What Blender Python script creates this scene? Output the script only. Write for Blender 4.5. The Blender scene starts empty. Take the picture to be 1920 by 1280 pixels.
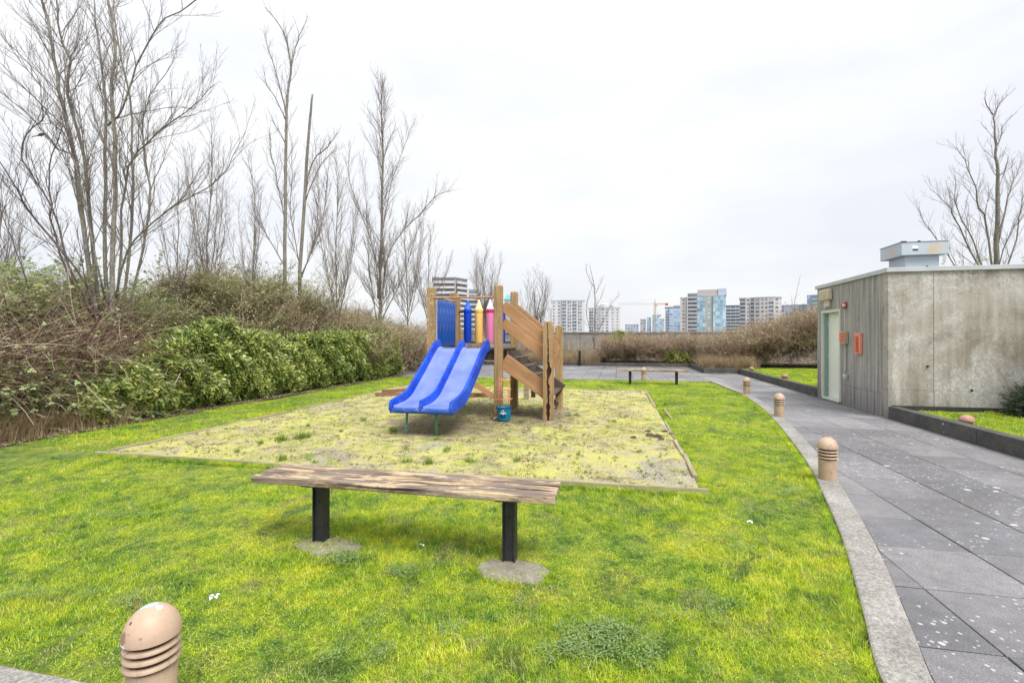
import bpy, bmesh, math, random
import numpy as np
from mathutils import Vector, Matrix
R = math.radians
rnd = random.Random(7)
nrs = np.random.RandomState(11)
scene = bpy.context.scene
C = scene.collection

# ------------------------------------------------------------------ camera
cam_d = bpy.data.cameras.new('camera'); cam = bpy.data.objects.new('camera', cam_d); C.objects.link(cam)
cam.location = (0, 0, 1.5); cam.rotation_euler = (R(90), 0, 0)
cam_d.sensor_width = 36; cam_d.lens = 36*900/1920
cam_d.shift_y = -7/1920
cam_d.clip_start = 0.05; cam_d.clip_end = 6000
scene.camera = cam
scene.render.resolution_x = 1024; scene.render.resolution_y = 682

# ------------------------------------------------------------------ light
scene.view_settings.view_transform = 'Standard'; scene.view_settings.look = 'None'
scene.view_settings.gamma = 1; scene.view_settings.use_curve_mapping = False
scene.view_settings.exposure = 1.4
SUN_EL, SUN_AZ = 58, 150          # degrees; azimuth from +Y clockwise
sun_dir = Vector((math.sin(R(SUN_AZ))*math.cos(R(SUN_EL)), math.cos(R(SUN_AZ))*math.cos(R(SUN_EL)), math.sin(R(SUN_EL))))
w = bpy.data.worlds.new('World'); scene.world = w; w.use_nodes = True
nt = w.node_tree; nt.nodes.clear()
def wn(t, **k):
    n = nt.nodes.new(t)
    for a, b in k.items(): setattr(n, a, b)
    return n
sky = wn('ShaderNodeTexSky', sky_type='NISHITA', sun_disc=False, sun_elevation=R(SUN_EL), sun_rotation=R(SUN_AZ))
bg1 = wn('ShaderNodeBackground'); bg1.inputs[1].default_value = 0.06
nt.links.new(sky.outputs[0], bg1.inputs[0])
tc = wn('ShaderNodeTexCoord'); sep = wn('ShaderNodeSeparateXYZ'); nt.links.new(tc.outputs['Generated'], sep.inputs[0])
mp = wn('ShaderNodeMapping'); mp.inputs['Scale'].default_value = (1, 1, 3.2); nt.links.new(tc.outputs['Generated'], mp.inputs[0])
noi = wn('ShaderNodeTexNoise'); noi.inputs['Scale'].default_value = 2.3; noi.inputs['Detail'].default_value = 5; noi.inputs['Roughness'].default_value = .5
nt.links.new(mp.outputs[0], noi.inputs[0])
cr = wn('ShaderNodeValToRGB'); cr.color_ramp.elements[0].position = .34; cr.color_ramp.elements[0].color = (.855, .875, .93, 1)
cr.color_ramp.elements[1].position = .62; cr.color_ramp.elements[1].color = (1, 1, 1.0, 1)
nt.links.new(noi.outputs[0], cr.inputs[0])
mr = wn('ShaderNodeMapRange'); mr.inputs[1].default_value = 0; mr.inputs[2].default_value = 1; mr.inputs[3].default_value = .372; mr.inputs[4].default_value = .54
nt.links.new(sep.outputs[2], mr.inputs[0])
bg2 = wn('ShaderNodeBackground'); nt.links.new(cr.outputs[0], bg2.inputs[0]); nt.links.new(mr.outputs[0], bg2.inputs[1])
mx = wn('ShaderNodeMixShader'); mx.inputs[0].default_value = .9
nt.links.new(bg1.outputs[0], mx.inputs[1]); nt.links.new(bg2.outputs[0], mx.inputs[2])
wo = wn('ShaderNodeOutputWorld'); nt.links.new(mx.outputs[0], wo.inputs[0])
sun_d = bpy.data.lights.new('sun', 'SUN'); sun = bpy.data.objects.new('sun', sun_d); C.objects.link(sun)
sun_d.energy = 1.5; sun_d.angle = R(28); sun_d.color = (1, .975, .94)
sun.rotation_euler = sun_dir.to_track_quat('Z', 'Y').to_euler()

# ------------------------------------------------------------------ frames of reference
TH = R(12.5); CT, ST = math.cos(TH), math.sin(TH)
def S(a, b, z=0.0): return Vector((a*CT + b*ST, -a*ST + b*CT, z))          # site grid -> world
def toS(x, y): return (x*CT - y*ST, x*ST + y*CT)
def at(px, py, Y): return Vector(((px-960)/900*Y, Y, 1.5-(py-633)/900*Y))  # photo point at distance Y
def gnd(px, py, z=0.0):
    Y = (1.5-z)*900/(py-633); return at(px, py, Y)
def gs(px, py, z=0.0):
    p = gnd(px, py, z); return toS(p.x, p.y)

# ------------------------------------------------------------------ materials
MATS = {}
class NT:
    def __init__(s, name):
        s.m = bpy.data.materials.new(name); s.m.use_nodes = True; s.t = s.m.node_tree; s.t.nodes.clear()
        s.out = s.n('ShaderNodeOutputMaterial'); s.b = s.n('ShaderNodeBsdfPrincipled'); s.l(s.b.outputs[0], s.out.inputs[0])
        MATS[name] = s.m
    def n(s, t, **k):
        n = s.t.nodes.new(t)
        for a, b in k.items(): setattr(n, a, b)
        return n
    def l(s, a, b): s.t.links.new(a, b)
    def coord(s, kind='world', scale=(1,1,1), rot=(0,0,0), rand=False):
        if kind == 'world': o = s.n('ShaderNodeNewGeometry').outputs['Position']
        else: o = s.n('ShaderNodeTexCoord').outputs['Object']
        if rand:
            oi = s.n('ShaderNodeObjectInfo'); mu = s.n('ShaderNodeMath', operation='MULTIPLY'); s.l(oi.outputs['Random'], mu.inputs[0]); mu.inputs[1].default_value = 37.3
            ad = s.n('ShaderNodeVectorMath', operation='ADD'); s.l(o, ad.inputs[0]); s.l(mu.outputs[0], ad.inputs[1]); o = ad.outputs[0]
        mp = s.n('ShaderNodeMapping'); mp.inputs['Scale'].default_value = scale; mp.inputs['Rotation'].default_value = rot; s.l(o, mp.inputs[0])
        return mp.outputs[0]
    def noise(s, co, scale, detail=4, rough=.55, dist=0):
        n = s.n('ShaderNodeTexNoise'); s.l(co, n.inputs[0]); n.inputs['Scale'].default_value = scale; n.inputs['Detail'].default_value = detail
        n.inputs['Roughness'].default_value = rough; n.inputs['Distortion'].default_value = dist
        return n.outputs[0]
    def voro(s, co, scale, feature='F1', out='Distance', rand=1):
        n = s.n('ShaderNodeTexVoronoi', feature=feature); s.l(co, n.inputs['Vector']); n.inputs['Scale'].default_value = scale; n.inputs['Randomness'].default_value = rand
        return n.outputs[out]
    def ramp(s, fac, stops, interp='LINEAR'):
        n = s.n('ShaderNodeValToRGB'); n.color_ramp.interpolation = interp
        e = n.color_ramp.elements
        while len(e) < len(stops): e.new(.5)
        for i, (p, c) in enumerate(stops):
            e[i].position = p
            if not hasattr(c, '__len__'): c = (c, c, c)
            e[i].color = (*c, 1)
        s.l(fac, n.inputs[0]); return n.outputs[0]
    def mix(s, fac, a, b, mode='MIX'):
        n = s.n('ShaderNodeMix', data_type='RGBA', blend_type=mode)
        for v, i in ((fac, 0), (a, 6), (b, 7)):
            if isinstance(v, (int, float)): n.inputs[i].default_value = v if i == 0 else (v, v, v, 1)
            elif isinstance(v, tuple): n.inputs[i].default_value = (*v, 1)
            else: s.l(v, n.inputs[i])
        return n.outputs[2]
    def math(s, op, a, b=0.0):
        n = s.n('ShaderNodeMath', operation=op)
        for v, i in ((a, 0), (b, 1)):
            if isinstance(v, (int, float)): n.inputs[i].default_value = v
            else: s.l(v, n.inputs[i])
        return n.outputs[0]
    def col(s, v):
        if isinstance(v, tuple): s.b.inputs['Base Color'].default_value = (*v, 1)
        else: s.l(v, s.b.inputs['Base Color'])
    def rough(s, v):
        if isinstance(v, (int, float)): s.b.inputs['Roughness'].default_value = v
        else: s.l(v, s.b.inputs['Roughness'])
    def bump(s, h, strength=.5, dist=.01):
        n = s.n('ShaderNodeBump'); n.inputs['Strength'].default_value = strength; n.inputs['Distance'].default_value = dist
        s.l(h, n.inputs['Height']); s.l(n.outputs[0], s.b.inputs['Normal'])
    def attr(s, name):
        n = s.n('ShaderNodeAttribute'); n.attribute_name = name; return n.outputs['Fac']
    def translucent(s, color, fac):
        t = s.n('ShaderNodeBsdfTranslucent'); 
        if isinstance(color, tuple): t.inputs[0].default_value = (*color, 1)
        else: s.l(color, t.inputs[0])
        m = s.n('ShaderNodeMixShader'); m.inputs[0].default_value = fac
        s.l(s.b.outputs[0], m.inputs[1]); s.l(t.outputs[0], m.inputs[2]); s.l(m.outputs[0], s.out.inputs[0])

def plain(name, c, rough=.6, var=.15, scale=6, metal=0, spec=.5, bump=0, kind='obj'):
    m = NT(name); co = m.coord(kind, rand=(kind == 'obj'))
    n = m.noise(co, scale, 5)
    lo = tuple(v*(1-var) for v in c); hi = tuple(min(1, v*(1+var)) for v in c)
    m.col(m.ramp(n, [(.3, lo), (.7, hi)])); m.rough(rough); m.b.inputs['Metallic'].default_value = metal
    m.b.inputs['Specular IOR Level'].default_value = spec
    if bump: m.bump(m.noise(co, scale*8, 4), bump, .01)
    return m.m

def lawn_colour(m, co, bright=1.0):
    """mottled moss-and-turf colour shared by turf blades and the soil below"""
    big = m.noise(co, .9, 3, .6, .6); mid = m.noise(co, 4.2, 5, .65, .5); fine = m.noise(co, 15, 3)
    f = m.math('ADD', m.math('MULTIPLY', big, .42), m.math('MULTIPLY', mid, .58))
    f = m.math('ADD', f, m.math('MULTIPLY', m.math('SUBTRACT', fine, .5), .35))
    b = bright
    c = m.ramp(f, [(.35, (.10*b, .23*b, .014)), (.42, (.23*b, .41*b, .020)), (.48, (.37*b, .53*b, .022)), (.54, (.51*b, .64*b, .024)), (.62, (.66*b, .71*b, .04))])
    dry = m.noise(co, 2.9, 6, .72, .8)
    # straw patches
    mask = m.ramp(dry, [(.54, 0.0), (.66, .85)])
    c = m.mix(mask, c, (.40*b, .41*b, .15*b))
    dark = m.noise(co, 2.6, 5, .68, 1.2)
    mask2 = m.ramp(dark, [(.33, .85), (.44, 0.0)])
    return m.mix(mask2, c, (.115*b, .225*b, .04*b))

m = NT('grass_blade'); co = m.coord('world')
c = lawn_colour(m, co, 1.0); r_ = m.attr('rnd')
c = m.mix(m.ramp(r_, [(.0, .0), (1, .55)]), c, m.mix(m.ramp(r_, [(.80, 0.0), (.84, 1.0)]), c, (.55, .50, .26)))
c = m.mix(1.0, c, m.ramp(r_, [(0, .5), (.5, 1.0), (1, 1.4)]), 'MULTIPLY')
m.col(c); m.rough(.55); m.b.inputs['Specular IOR Level'].default_value = .25
m.translucent(c, .35)

m = NT('lawn_soil'); co = m.coord('world')
c = lawn_colour(m, co, .5); f = m.noise(co, 45, 4)
c = m.mix(m.ramp(f, [(.3, .6), (.6, 0.0)]), c, (.06, .065, .02))
m.col(c); m.rough(.9); m.bump(m.noise(co, 60, 5), .9, .03)

m = NT('moss_ground'); co = m.coord('world')
a1 = m.noise(co, 1.5, 4, .6, .5); a2 = m.noise(co, 6, 5, .65, .3); a3 = m.noise(co, 28, 4, .6)
f = m.math('ADD', m.math('MULTIPLY', a1, .35), m.math('ADD', m.math('MULTIPLY', a2, .35), m.math('MULTIPLY', a3, .30)))
c = m.ramp(f, [(.34, (.16, .12, .07)), (.42, (.33, .27, .17)), (.46, (.48, .43, .24)), (.52, (.54, .51, .17)), (.58, (.58, .58, .13)), (.66, (.48, .50, .22))])
g1 = m.noise(m.coord('world', (1.0, .8, 1)), .75, 3, .55, .7)
gm = m.ramp(g1, [(.56, 0.0), (.66, .75)])
grv = m.ramp(m.voro(co, 70, out='Color'), [(.2, (.22, .20, .18)), (.8, (.52, .47, .41))])
c = m.mix(gm, c, grv)
sp = m.noise(co, 15, 3, .5); c = m.mix(m.ramp(sp, [(.27, .85), (.34, 0.0)]), c, (.09, .065, .04))
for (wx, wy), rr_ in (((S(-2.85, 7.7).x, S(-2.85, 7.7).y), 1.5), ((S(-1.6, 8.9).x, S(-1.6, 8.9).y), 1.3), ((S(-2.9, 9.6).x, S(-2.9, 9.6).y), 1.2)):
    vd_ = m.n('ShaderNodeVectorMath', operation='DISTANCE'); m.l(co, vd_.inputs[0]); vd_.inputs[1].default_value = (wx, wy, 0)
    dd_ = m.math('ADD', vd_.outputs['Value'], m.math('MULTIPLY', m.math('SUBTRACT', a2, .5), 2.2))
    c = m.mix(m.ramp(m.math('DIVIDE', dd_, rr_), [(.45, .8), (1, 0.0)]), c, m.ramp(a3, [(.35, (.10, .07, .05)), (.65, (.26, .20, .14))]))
brn = m.noise(co, .8, 3, .6); c = m.mix(m.ramp(brn, [(.28, .5), (.40, 0.0)]), c, (.20, .145, .085))
m.col(c); m.rough(.95); m.bump(m.math('ADD', m.noise(co, 22, 5), m.math('MULTIPLY', m.noise(co, 80, 4), .5)), 1.0, .04)

m = NT('moss_tuft'); co = m.coord('world'); r_ = m.attr('rnd')
a2 = m.noise(co, 2.4, 5, .65, .3)
c = m.ramp(a2, [(.36, (.42, .35, .20)), (.44, (.54, .50, .24)), (.51, (.53, .56, .15)), (.60, (.34, .46, .08))])
c = m.mix(1.0, c, m.ramp(r_, [(0, .55), (1, 1.15)]), 'MULTIPLY')
m.col(c); m.rough(.9); m.translucent(c, .2)
m = NT('weed_green'); r_ = m.attr('rnd'); c = m.ramp(r_, [(0, (.10, .19, .02)), (1, (.27, .40, .045))]); m.col(c); m.rough(.6); m.translucent(c, .3)
m = NT('clover_green'); r_ = m.attr('rnd'); c = m.ramp(r_, [(0, (.11, .20, .05)), (1, (.27, .37, .13))]); m.col(c); m.rough(.6); m.translucent(c, .2)
m = NT('dry_grass'); r_ = m.attr('rnd'); c = m.ramp(r_, [(0, (.20, .14, .08)), (1, (.50, .39, .23))]); m.col(c); m.rough(.8); m.translucent(c, .3)
plain('soil_brown', (.075, .055, .035), .95, .5, 9, bump=.8, kind='world')
m = NT('leaf_litter'); co = m.coord('world'); v = m.voro(co, 18, out='Color')
m.col(m.ramp(v, [(.1, (.055, .04, .028)), (.5, (.13, .095, .06)), (.85, (.30, .23, .15)), (1, (.42, .36, .27))])); m.rough(.9); m.bump(m.voro(co, 18), .8, .03)
plain('city_ground', (.16, .16, .15), .9, .3, .02, kind='world')

# paving
m = NT('paver'); co = m.coord('world')
big = m.noise(co, .55, 4, .6, .5); fine = m.noise(co, 130, 3, .8); mid = m.noise(co, 9, 5, .6)
c = m.ramp(big, [(.3, (.155, .152, .158)), (.7, (.25, .246, .254))])
c = m.mix(1.0, c, m.ramp(mid, [(.25, .80), (.75, 1.16)]), 'MULTIPLY')
c = m.mix(1.0, c, m.ramp(fine, [(.3, .5), (.7, 1.5)]), 'MULTIPLY')
oi = m.n('ShaderNodeObjectInfo'); c = m.mix(1.0, c, m.ramp(oi.outputs['Random'], [(0, (.78, .78, .80)), (1, (1.16, 1.14, 1.13))]), 'MULTIPLY')
pinkm = m.noise(co, 1.3, 2); c = m.mix(m.ramp(pinkm, [(.62, 0.0), (.75, .35)]), c, (.19, .13, .115))
vd = m.voro(m.coord('world', (1, 1, 1)), 8.5); vc = m.voro(co, 8.5, out='Color'); wob = m.noise(co, 60, 2)
sepc = m.n('ShaderNodeSeparateColor'); m.l(vc, sepc.inputs[0])
siz = m.math('MULTIPLY', m.ramp(sepc.outputs[0], [(.55, 0.0), (1, 1.0)]), .22)
dens = m.ramp(m.noise(co, .8, 3, .6), [(.36, .25), (.55, 1.15)]); siz = m.math('MULTIPLY', siz, dens)
d2 = m.math('ADD', vd, m.math('MULTIPLY', m.math('SUBTRACT', wob, .5), .12))
spot = m.math('LESS_THAN', d2, siz)
vd2 = m.voro(co, 30); vc2 = m.voro(co, 30, out='Color'); sp2 = m.n('ShaderNodeSeparateColor'); m.l(vc2, sp2.inputs[0])
s2 = m.math('LESS_THAN', vd2, m.math('MULTIPLY', m.ramp(sp2.outputs[0], [(.55, 0.0), (1, .36)]), dens))
c = m.mix(m.math('MULTIPLY', m.math('MAXIMUM', spot, m.math('MULTIPLY', s2, .8)), .9), c, (.52, .51, .52))
m.col(c); m.rough(m.ramp(big, [(.3, .48), (.7, .68)])); m.b.inputs['Specular IOR Level'].default_value = .35; m.bump(fine, .5, .004)
plain('joint_dark', (.02, .02, .018), .95, .3, 20, kind='world')

# concretes
def concrete(name, lo, hi, spots=.5, scale=1.0, bumpd=.006, agg=1.0):
    m = NT(name); co = m.coord('world')
    a = m.noise(co, 2.2*scale, 5, .65, .3); b = m.noise(co, 85, 4, .75); g = m.noise(co, 30*scale, 4, .6)
    c = m.ramp(a, [(.3, lo), (.7, hi)])
    c = m.mix(1.0, c, m.ramp(b, [(.28, 1-.45*agg), (.72, 1+.35*agg)]), 'MULTIPLY')
    c = m.mix(1.0, c, m.ramp(g, [(.3, .8), (.7, 1.15)]), 'MULTIPLY')
    v = m.voro(co, 11); vc = m.voro(co, 11, out='Color'); sc = m.n('ShaderNodeSeparateColor'); m.l(vc, sc.inputs[0])
    s1 = m.math('LESS_THAN', m.math('ADD', v, m.math('MULTIPLY', g, .1)), m.ramp(sc.outputs[0], [(.8, 0.0), (1, .26)]))
    c = m.mix(m.math('MULTIPLY', s1, spots), c, (.55, .54, .5))
    m.col(c); m.rough(.85); m.bump(b, .7, bumpd)
    return m
concrete('kerb_concrete', (.22, .205, .185), (.40, .38, .35), .5, agg=1.5)
concrete('dark_concrete', (.05, .048, .046), (.125, .12, .112), .8)
concrete('footing_concrete', (.17, .155, .11), (.33, .30, .23), .1)
concrete('kerbtop_concrete', (.16, .155, .13), (.28, .27, .24), .4)

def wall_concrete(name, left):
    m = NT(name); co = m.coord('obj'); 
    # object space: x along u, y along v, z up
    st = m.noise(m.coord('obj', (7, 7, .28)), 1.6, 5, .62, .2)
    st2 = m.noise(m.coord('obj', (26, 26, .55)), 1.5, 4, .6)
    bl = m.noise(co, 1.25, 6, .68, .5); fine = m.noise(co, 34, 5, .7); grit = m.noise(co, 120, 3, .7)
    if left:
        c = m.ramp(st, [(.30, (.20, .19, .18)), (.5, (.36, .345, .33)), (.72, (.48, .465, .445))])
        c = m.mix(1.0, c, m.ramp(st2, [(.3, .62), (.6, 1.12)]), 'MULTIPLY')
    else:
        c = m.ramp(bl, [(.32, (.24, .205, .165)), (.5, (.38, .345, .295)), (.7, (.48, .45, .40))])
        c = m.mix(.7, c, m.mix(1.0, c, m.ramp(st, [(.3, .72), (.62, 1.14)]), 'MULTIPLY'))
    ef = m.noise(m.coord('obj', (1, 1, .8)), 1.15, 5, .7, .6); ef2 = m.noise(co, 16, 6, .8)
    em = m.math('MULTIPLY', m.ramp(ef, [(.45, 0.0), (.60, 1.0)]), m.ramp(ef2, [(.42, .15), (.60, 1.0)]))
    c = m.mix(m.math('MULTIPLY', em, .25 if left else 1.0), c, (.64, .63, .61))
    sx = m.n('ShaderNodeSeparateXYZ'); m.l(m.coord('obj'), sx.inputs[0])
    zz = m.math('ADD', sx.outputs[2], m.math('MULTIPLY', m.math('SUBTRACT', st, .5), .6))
    c = m.mix(1.0, c, m.ramp(zz, [(.0, .62), (.62, .9), (1, 1.0)]), 'MULTIPLY')   # darker towards the foot of the wall
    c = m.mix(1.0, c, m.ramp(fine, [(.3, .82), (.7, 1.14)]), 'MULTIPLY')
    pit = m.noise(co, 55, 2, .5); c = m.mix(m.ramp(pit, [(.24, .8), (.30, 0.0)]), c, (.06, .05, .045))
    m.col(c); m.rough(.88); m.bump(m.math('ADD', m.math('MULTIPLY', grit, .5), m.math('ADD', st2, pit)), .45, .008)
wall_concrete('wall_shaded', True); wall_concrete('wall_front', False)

# timbers
def wood(name, stops, axis, fine=1.0, crack=0.3, speck=None, rough=.7, knots=True):
    m = NT(name); s = [9, 9, 9]; s[axis] = .55
    co = m.coord('obj', tuple(s), rand=True); co2 = m.coord('obj', rand=True)
    a = m.noise(co, 1.6, 5, .6, .6); b = m.noise(co, 7, 4, .65, .2)
    f = m.math('ADD', m.math('MULTIPLY', a, .6), m.math('MULTIPLY', b, .4))
    c = m.ramp(f, stops)
    big = m.noise(co2, 2.6, 4, .6); c = m.mix(1.0, c, m.ramp(big, [(.3, .80), (.7, 1.12)]), 'MULTIPLY')
    h = b
    if crack:
        s3 = [16, 16, 16]; s3[axis] = .8
        k = m.noise(m.coord('obj', tuple(s3), rand=True), 1.3, 3, .5, .3)
        km = m.ramp(k, [(.26, 1.0), (.31, 0.0)]); c = m.mix(m.math('MULTIPLY', km, crack), c, (.035, .022, .015))
    if speck:
        v = m.noise(m.coord('obj', (2, 2, 1)), 22, 3, .6); mk = m.ramp(v, [(.56, 0.0), (.60, 1.0)])
        sx = m.n('ShaderNodeSeparateXYZ'); m.l(m.coord('obj'), sx.inputs[0])
        c = m.mix(m.math('MULTIPLY', m.math('MULTIPLY', mk, m.ramp(sx.outputs[2], [(0, 1.0), (1.0, 1.0)])), .6), c, speck)
    m.col(c); m.rough(rough); m.bump(h, .35, .004); m.b.inputs['Specular IOR Level'].default_value = .3
    return m.m
tan = [(.3, (.30, .155, .07)), (.5, (.44, .245, .12)), (.7, (.54, .33, .18))]
post_s = [(.3, (.22, .135, .06)), (.5, (.36, .235, .115)), (.7, (.48, .34, .19))]
wood('rail_wood', tan, 0, crack=.25); wood('post_wood', post_s, 2, crack=.4)
wood('post_wood_flaked', post_s, 2, crack=.4, speck=(.60, .55, .42))
wood('dark_wood_x', [(.3, (.05, .035, .028)), (.5, (.10, .075, .06)), (.7, (.20, .165, .14))], 0, crack=.6)
wood('dark_wood_z', [(.3, (.02, .013, .010)), (.5, (.045, .028, .02)), (.7, (.09, .06, .045))], 2, crack=.5)
wood('rotten_wood', [(.3, (.012, .006, .004)), (.5, (.05, .018, .009)), (.7, (.13, .05, .022))], 2, crack=.8)
wood('edging_wood', [(.3, (.20, .16, .10)), (.5, (.34, .29, .19)), (.7, (.48, .42, .30))], 0, crack=.6)
wood('red_plank', [(.3, (.12, .055, .035)), (.5, (.24, .12, .075)), (.7, (.36, .22, .15))], 0, crack=.5)
# bench seat: grey-brown weathered, pale where worn
m = NT('bench_wood'); co = m.coord('obj', (1.3, 26, 26), rand=True); co2 = m.coord('obj', (2.6, 9, 9), rand=True)
a = m.noise(co, 1.5, 6, .65, .4); wv = m.noise(co2, 1.2, 5, .7, .8)
c = m.ramp(a, [(.30, (.07, .048, .036)), (.48, (.19, .145, .115)), (.7, (.34, .275, .22))])
pale = m.ramp(a, [(.3, (.24, .15, .08)), (.5, (.56, .42, .25)), (.75, (.72, .60, .42))])
c = m.mix(m.ramp(wv, [(.49, 0.0), (.58, .9)]), c, pale)
red = m.noise(co2, 2.4, 3); c = m.mix(m.ramp(red, [(.60, 0.0), (.72, .5)]), c, (.30, .13, .05))
k = m.noise(m.coord('obj', (.9, 26, 26), rand=True), 1.3, 3, .5, .3); c = m.mix(m.ramp(k, [(.33, .95), (.40, 0.0)]), c, (.03, .018, .014))
m.col(c); m.rough(.75); m.bump(m.math('ADD', a, m.math('MULTIPLY', k, .8)), .6, .006); m.b.inputs['Specular IOR Level'].default_value = .3

# metals, plastics, paint
m = NT('black_steel'); co = m.coord('obj', rand=True); n = m.noise(co, 12, 5, .7)
m.col(m.ramp(n, [(.3, (.012, .012, .015)), (.62, (.03, .03, .036)), (.8, (.09, .085, .085))])); m.rough(.5); m.bump(n, .3, .003)
def plastic(name, c, rough, faded=None, dirt=0.0):
    m = NT(name); co = m.coord('obj'); n = m.noise(co, 3, 5, .65, .3)
    base = m.ramp(n, [(.35, c), (.7, faded or tuple(min(1, v*1.12) for v in c))])
    if dirt:
        d = m.noise(co, 9, 6, .75); base = m.mix(m.math('MULTIPLY', m.ramp(d, [(.5, 0.0), (.7, 1.0)]), dirt), base, (.30, .28, .25))
    m.col(base); m.rough(rough); m.bump(m.noise(co, 40, 3), .05, .003); m.b.inputs['Specular IOR Level'].default_value = .3
plastic('slide_blue', (.002, .042, .42), .45, (.010, .095, .62), .22)
plastic('slide_bed_blue', (.13, .19, .64), .28, (.22, .29, .72), .38)  # paler bed colour: fading plus a painted-in reflection of the sky
plastic('lip_blue', (.006, .06, .34), .6, (.03, .09, .30), .9)
plastic('panel_blue', (.004, .06, .30), .45, (.006, .085, .40), .5)
plastic('crayon_blue', (.006, .055, .50), .4); plastic('crayon_yellow', (.86, .54, .15), .45); plastic('crayon_pink', (.76, .22, .40), .45)
plastic('crayon_pale_pink', (.82, .62, .64), .5); plastic('crayon_pale_yellow', (.84, .64, .36), .5); plastic('crayon_mid_blue', (.02, .12, .58), .45); plastic('crayon_dark_pink', (.50, .05, .16), .45)
plastic('teal_plastic', (.008, .20, .36), .4, (.012, .27, .44)); plastic('dark_teal', (.004, .035, .10), .5)
plastic('white_plastic', (.75, .78, .8), .5); plastic('red_cord', (.66, .22, .17), .7); plastic('black_metal', (.012, .012, .018), .5)
m = NT('green_paint'); co = m.coord('obj'); n = m.noise(co, 14, 4); m.col(m.ramp(n, [(.3, (.03, .17, .10)), (.55, (.09, .33, .22)), (.75, (.40, .55, .48))])); m.rough(.55)
m = NT('bollard_tan'); co = m.coord('obj'); n = m.noise(co, 7, 5, .7); sc = m.noise(co, 34, 3, .5)
c = m.ramp(n, [(.3, (.34, .24, .155)), (.7, (.50, .37, .255))]); c = m.mix(m.ramp(sc, [(.30, .8), (.35, 0.0)]), c, (.13, .085, .055)); st_ = m.noise(m.coord('obj', (14, 14, 1.2)), 2, 3); c = m.mix(m.ramp(st_, [(.58, 0.0), (.7, .5)]), c, (.20, .15, .11))
m.col(c); m.rough(.5)
m = NT('bollard_dome'); co = m.coord('obj', rand=True); n = m.noise(co, 9, 5, .7); sc = m.noise(co, 45, 3, .5)
c = m.ramp(n, [(.3, (.40, .27, .19)), (.7, (.58, .43, .32))]); c = m.mix(m.ramp(sc, [(.31, .8), (.36, 0.0)]), c, (.18, .12, .08))
m.col(c); m.rough(.6)
m = NT('bollard_pink'); co = m.coord('obj', rand=True); n = m.noise(co, 14, 5, .7)
m.col(m.ramp(n, [(.3, (.34, .16, .125)), (.7, (.52, .29, .24))])); m.rough(.75); m.bump(n, .4, .005)
# dome of the nearest bollard: spilled paint near its crown, scrapes at its lower edge
m = NT('bollard_dome_painted'); co = m.coord('obj'); n = m.noise(co, 9, 5, .7)
c = m.ramp(n, [(.3, (.45, .31, .215)), (.7, (.54, .39, .28))])
def dab(m, c, center, r, colour, rough=25):
    v = m.n('ShaderNodeVectorMath', operation='DISTANCE'); m.l(m.coord('obj'), v.inputs[0]); v.inputs[1].default_value = center
    e = m.math('ADD', v.outputs['Value'], m.math('MULTIPLY', m.math('SUBTRACT', m.noise(m.coord('obj'), rough*2, 4, .7), .5), r*1.3))
    return m.mix(m.math('LESS_THAN', e, r), c, colour)
c = dab(m, c, (-.014, .012, .434), .026, (.42, .74, .86)); c = dab(m, c, (-.03, -.005, .428), .012, (.38, .70, .83), 40)
c = dab(m, c, (.03, -.004, .427), .013, (.78, .78, .85)); c = dab(m, c, (-.052, -.082, .322), .020, (.74, .74, .80))
c = dab(m, c, (-.052, -.078, .352), .022, (.30, .18, .12)); c = dab(m, c, (-.035, -.062, .402), .006, (.07, .045, .03), 60)
sc = m.noise(m.coord('obj'), 60, 3, .5); c = m.mix(m.ramp(sc, [(.29, .7), (.34, 0.0)]), c, (.2, .13, .09)); m.col(c); m.rough(.55)
plain('pale_metal', (.50, .52, .54), .5, .1, 3, metal=.0)
m = NT('vent_metal'); co = m.coord('obj'); n = m.noise(co, 3, 3)
c = m.ramp(n, [(.3, (.43, .50, .56)), (.7, (.52, .58, .64))]); d = m.noise(co, 2.6, 6, .75, .6)
c2 = c
for ctr, rr_ in (((0, .42, .64), .20), ((.66, 0, .66), .15), ((.52, 0, .62), .10)):
    v_ = m.n('ShaderNodeVectorMath', operation='DISTANCE'); m.l(m.coord('obj'), v_.inputs[0]); v_.inputs[1].default_value = ctr
    e_ = m.math('DIVIDE', m.math('ADD', v_.outputs['Value'], m.math('MULTIPLY', m.math('SUBTRACT', d, .5), .5)), rr_)
    c2 = m.mix(m.ramp(e_, [(.25, .5), (1.0, 0.0)]), c2, (.62, .42, .20))
m.col(c2); m.rough(.5)
plain('vent_body', (.44, .51, .57), .5, .06, 3); plain('door_green', (.80, .82, .745), .5, .05, 2); plain('frame_green', (.24, .36, .34), .5, .08, 3); plain('frame_pale', (.62, .64, .55), .55, .08, 3)
plain('lamp_cream', (.62, .54, .40), .6, .1, 8); plain('alarm_red', (.50, .065, .06), .5, .2, 12); plain('box_orange', (.78, .17, .09), .5, .1, 6); plain('box_orange_light', (.80, .30, .20), .5, .1, 6)
plain('box_beige', (.52, .38, .24), .6, .15, 8); plain('dark_print', (.035, .01, .01), .7, .2, 30); plain('socket_grey', (.48, .48, .45), .5, .1, 8)
plain('membrane_black', (.03, .03, .03), .8, .4, 9, bump=.4, kind='world')
plain('roof_felt', (.22, .22, .21), .9, .2, 4)

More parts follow.
